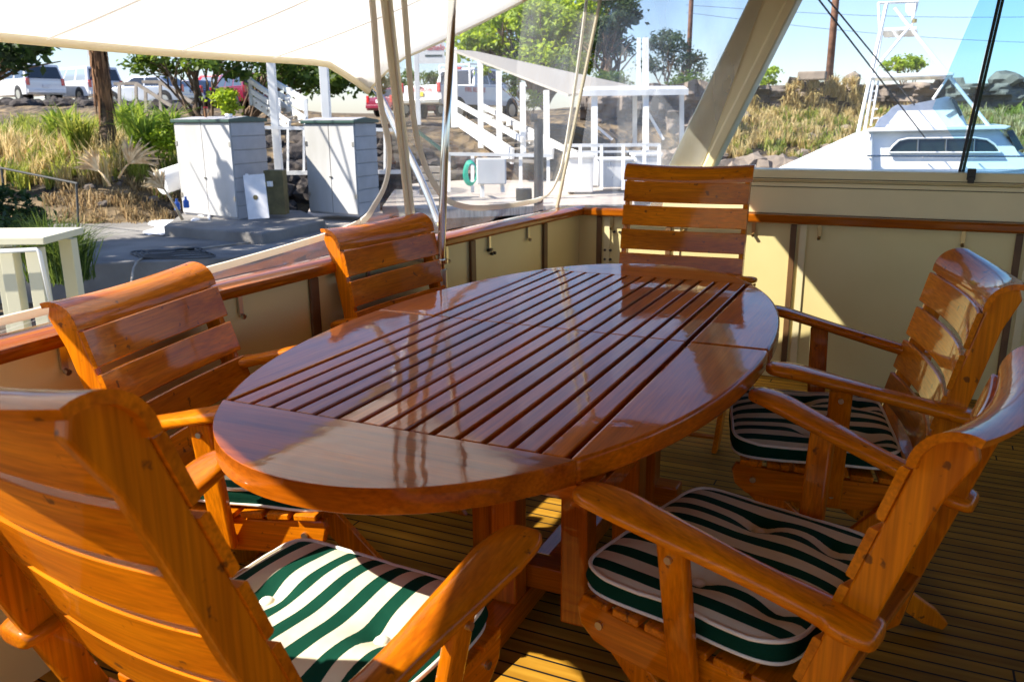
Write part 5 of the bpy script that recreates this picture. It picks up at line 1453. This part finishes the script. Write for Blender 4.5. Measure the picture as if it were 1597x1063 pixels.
for u in (1432, 1476, 1520): MB().tube([b(u, 216, -.02), b(u - 1, 238, -.02)], .012, 6).obj('window_bar', 'dull_steel', bo)
MB().tube([b(1352, 243, -.12), b(1600, 244, -.12), b(1700, 246, -.12)], .02, 6).obj('grab_rail', 'steel', bo)
for u in (1360, 1440, 1520, 1597): MB().tube([b(u, 243.5, -.12), b(u, 246.5, -.02)], .016, 6).obj('rail_foot', 'steel', bo)
MB().tube([b(1358, 205, -.03), b(1346, 262, -.03)], .012, 6).obj('seam', 'dull_steel', bo)
bprism('sunshade', [(1357, 122), (1357, 116), (1480, 112), (1488, 113), (1488, 118)], .1, 2.2, 'gelcoat', 0, .02)
def btube(name, segs, r_, m='white_paint'):
    m_ = MB()
    for a, c in segs: m_.tube([b(*a), b(*c)], r_ * 1.25, 8)
    return m_.obj(name, m, bo, auto=40)
for dd in (.2, 2.2):
    btube('tower_leg', [((1338, 207, dd), (1383, 5, dd))], .032); btube('tower_leg', [((1348, 206, dd), (1376, 45, dd))], .026)
    btube('tower_leg', [((1545, 200, dd), (1395, 12, dd))], .03); btube('tower_leg', [((1356, 118, dd), (1420, 40, dd))], .026)
    btube('tower_brace', [((1455, 155, dd), (1480, 118, dd))], .022)
for k in range(5): btube('ladder_rung', [((1353.5 + 2 * (4 - k) , 185 - 14 * k, .2), (1362.5 + 2 * (4 - k), 184 - 14 * k, .2))], .014)
btube('ladder_rail', [((1350, 194, .2), (1362, 126, .2))], .018); btube('ladder_rail', [((1358, 196, .2), (1370, 126, .2))], .018)
bprism('tower_platform', [(1372, 48), (1372, 43), (1430, 40), (1430, 46)], .2, 2.0, 'gelcoat', 0, .01)
btube('tower_rail', [((1370, 5, .2), (1432, 3, .2)), ((1370, 5, 2.0), (1432, 3, 2.0)), ((1422, 42, .4), (1428, 4, .4)), ((1370, 5, .2), (1372, 45, .2))], .022)
c = b(1422, 8, 1.0); MB().loft([[tuple(c + Vector((r_ * math.cos(q), r_ * math.sin(q), z))) for q in [k * math.pi / 8 for k in range(16)]] for r_, z in ((.05, -.22), (.11, -.14), (.13, 0), (.10, .10), (.04, .15))]).obj('radar_dome', 'white_paint', bo, smooth=True)
c = b(1426, 36, .3); MB().tube([c, c + Vector((0, 0, .08))], .05, 10).obj('horn', 'brass', bo)
bprism('windshield_panel', [(1482, 152), (1492, 158), (1502, 180), (1496, 182)], .1, 2.1, 'window_tint', 0, .006)
for k, (a, c, d0, d1) in enumerate((((1268, -12), (1442, 214), 12, 18), ((1282, -12), (1428, 166), 12.5, 18.6))):
    o = MB().tube([at(*a, d0), at(*c, d1)], .014, 6).obj('outrigger_line', 'wire'); tag(o, ('lower dark slanting line running to the boat cabin', 'upper dark slanting line running behind the boat tower')[k], 'line', 'dark slanting lines above the boat')

# ================================================================== UTILITY POLES AND WIRES
for k, (u, d, r_) in enumerate(((1070, 62, .17), (1288, 60, .24))):
    a = plan(u, d, 1.5); o = MB().tube([a, a + Vector((.05, 0, 14))], [r_ * 1.1, r_ * .9], 12).obj('utility_pole', 'pole_wood', smooth=True)
    tag(o, ('thin brown utility pole behind the hazy stern curtain', 'thick brown utility pole right of the slanting pillar')[k], 'pole', 'wooden utility poles')
for k, (a, c) in enumerate((((1070, 8, 62), (1800, 22, 58)), ((1070, 20, 62), (1800, 72, 58)))):
    pa, pc = at(*a), at(*c); pts = [pa.lerp(pc, q / 10) - Vector((0, 0, .5 * math.sin(math.pi * q / 10))) for q in range(11)]
    o = MB().tube(pts, .014, 5).obj('power_line', 'wire'); tag(o, ('highest dark power line, crossing above the boat tower', 'lowest dark power line, crossing between the two tower platforms', 'middle dark power line from the thick pole to the right')[k], 'power line', 'power lines strung past the utility poles')
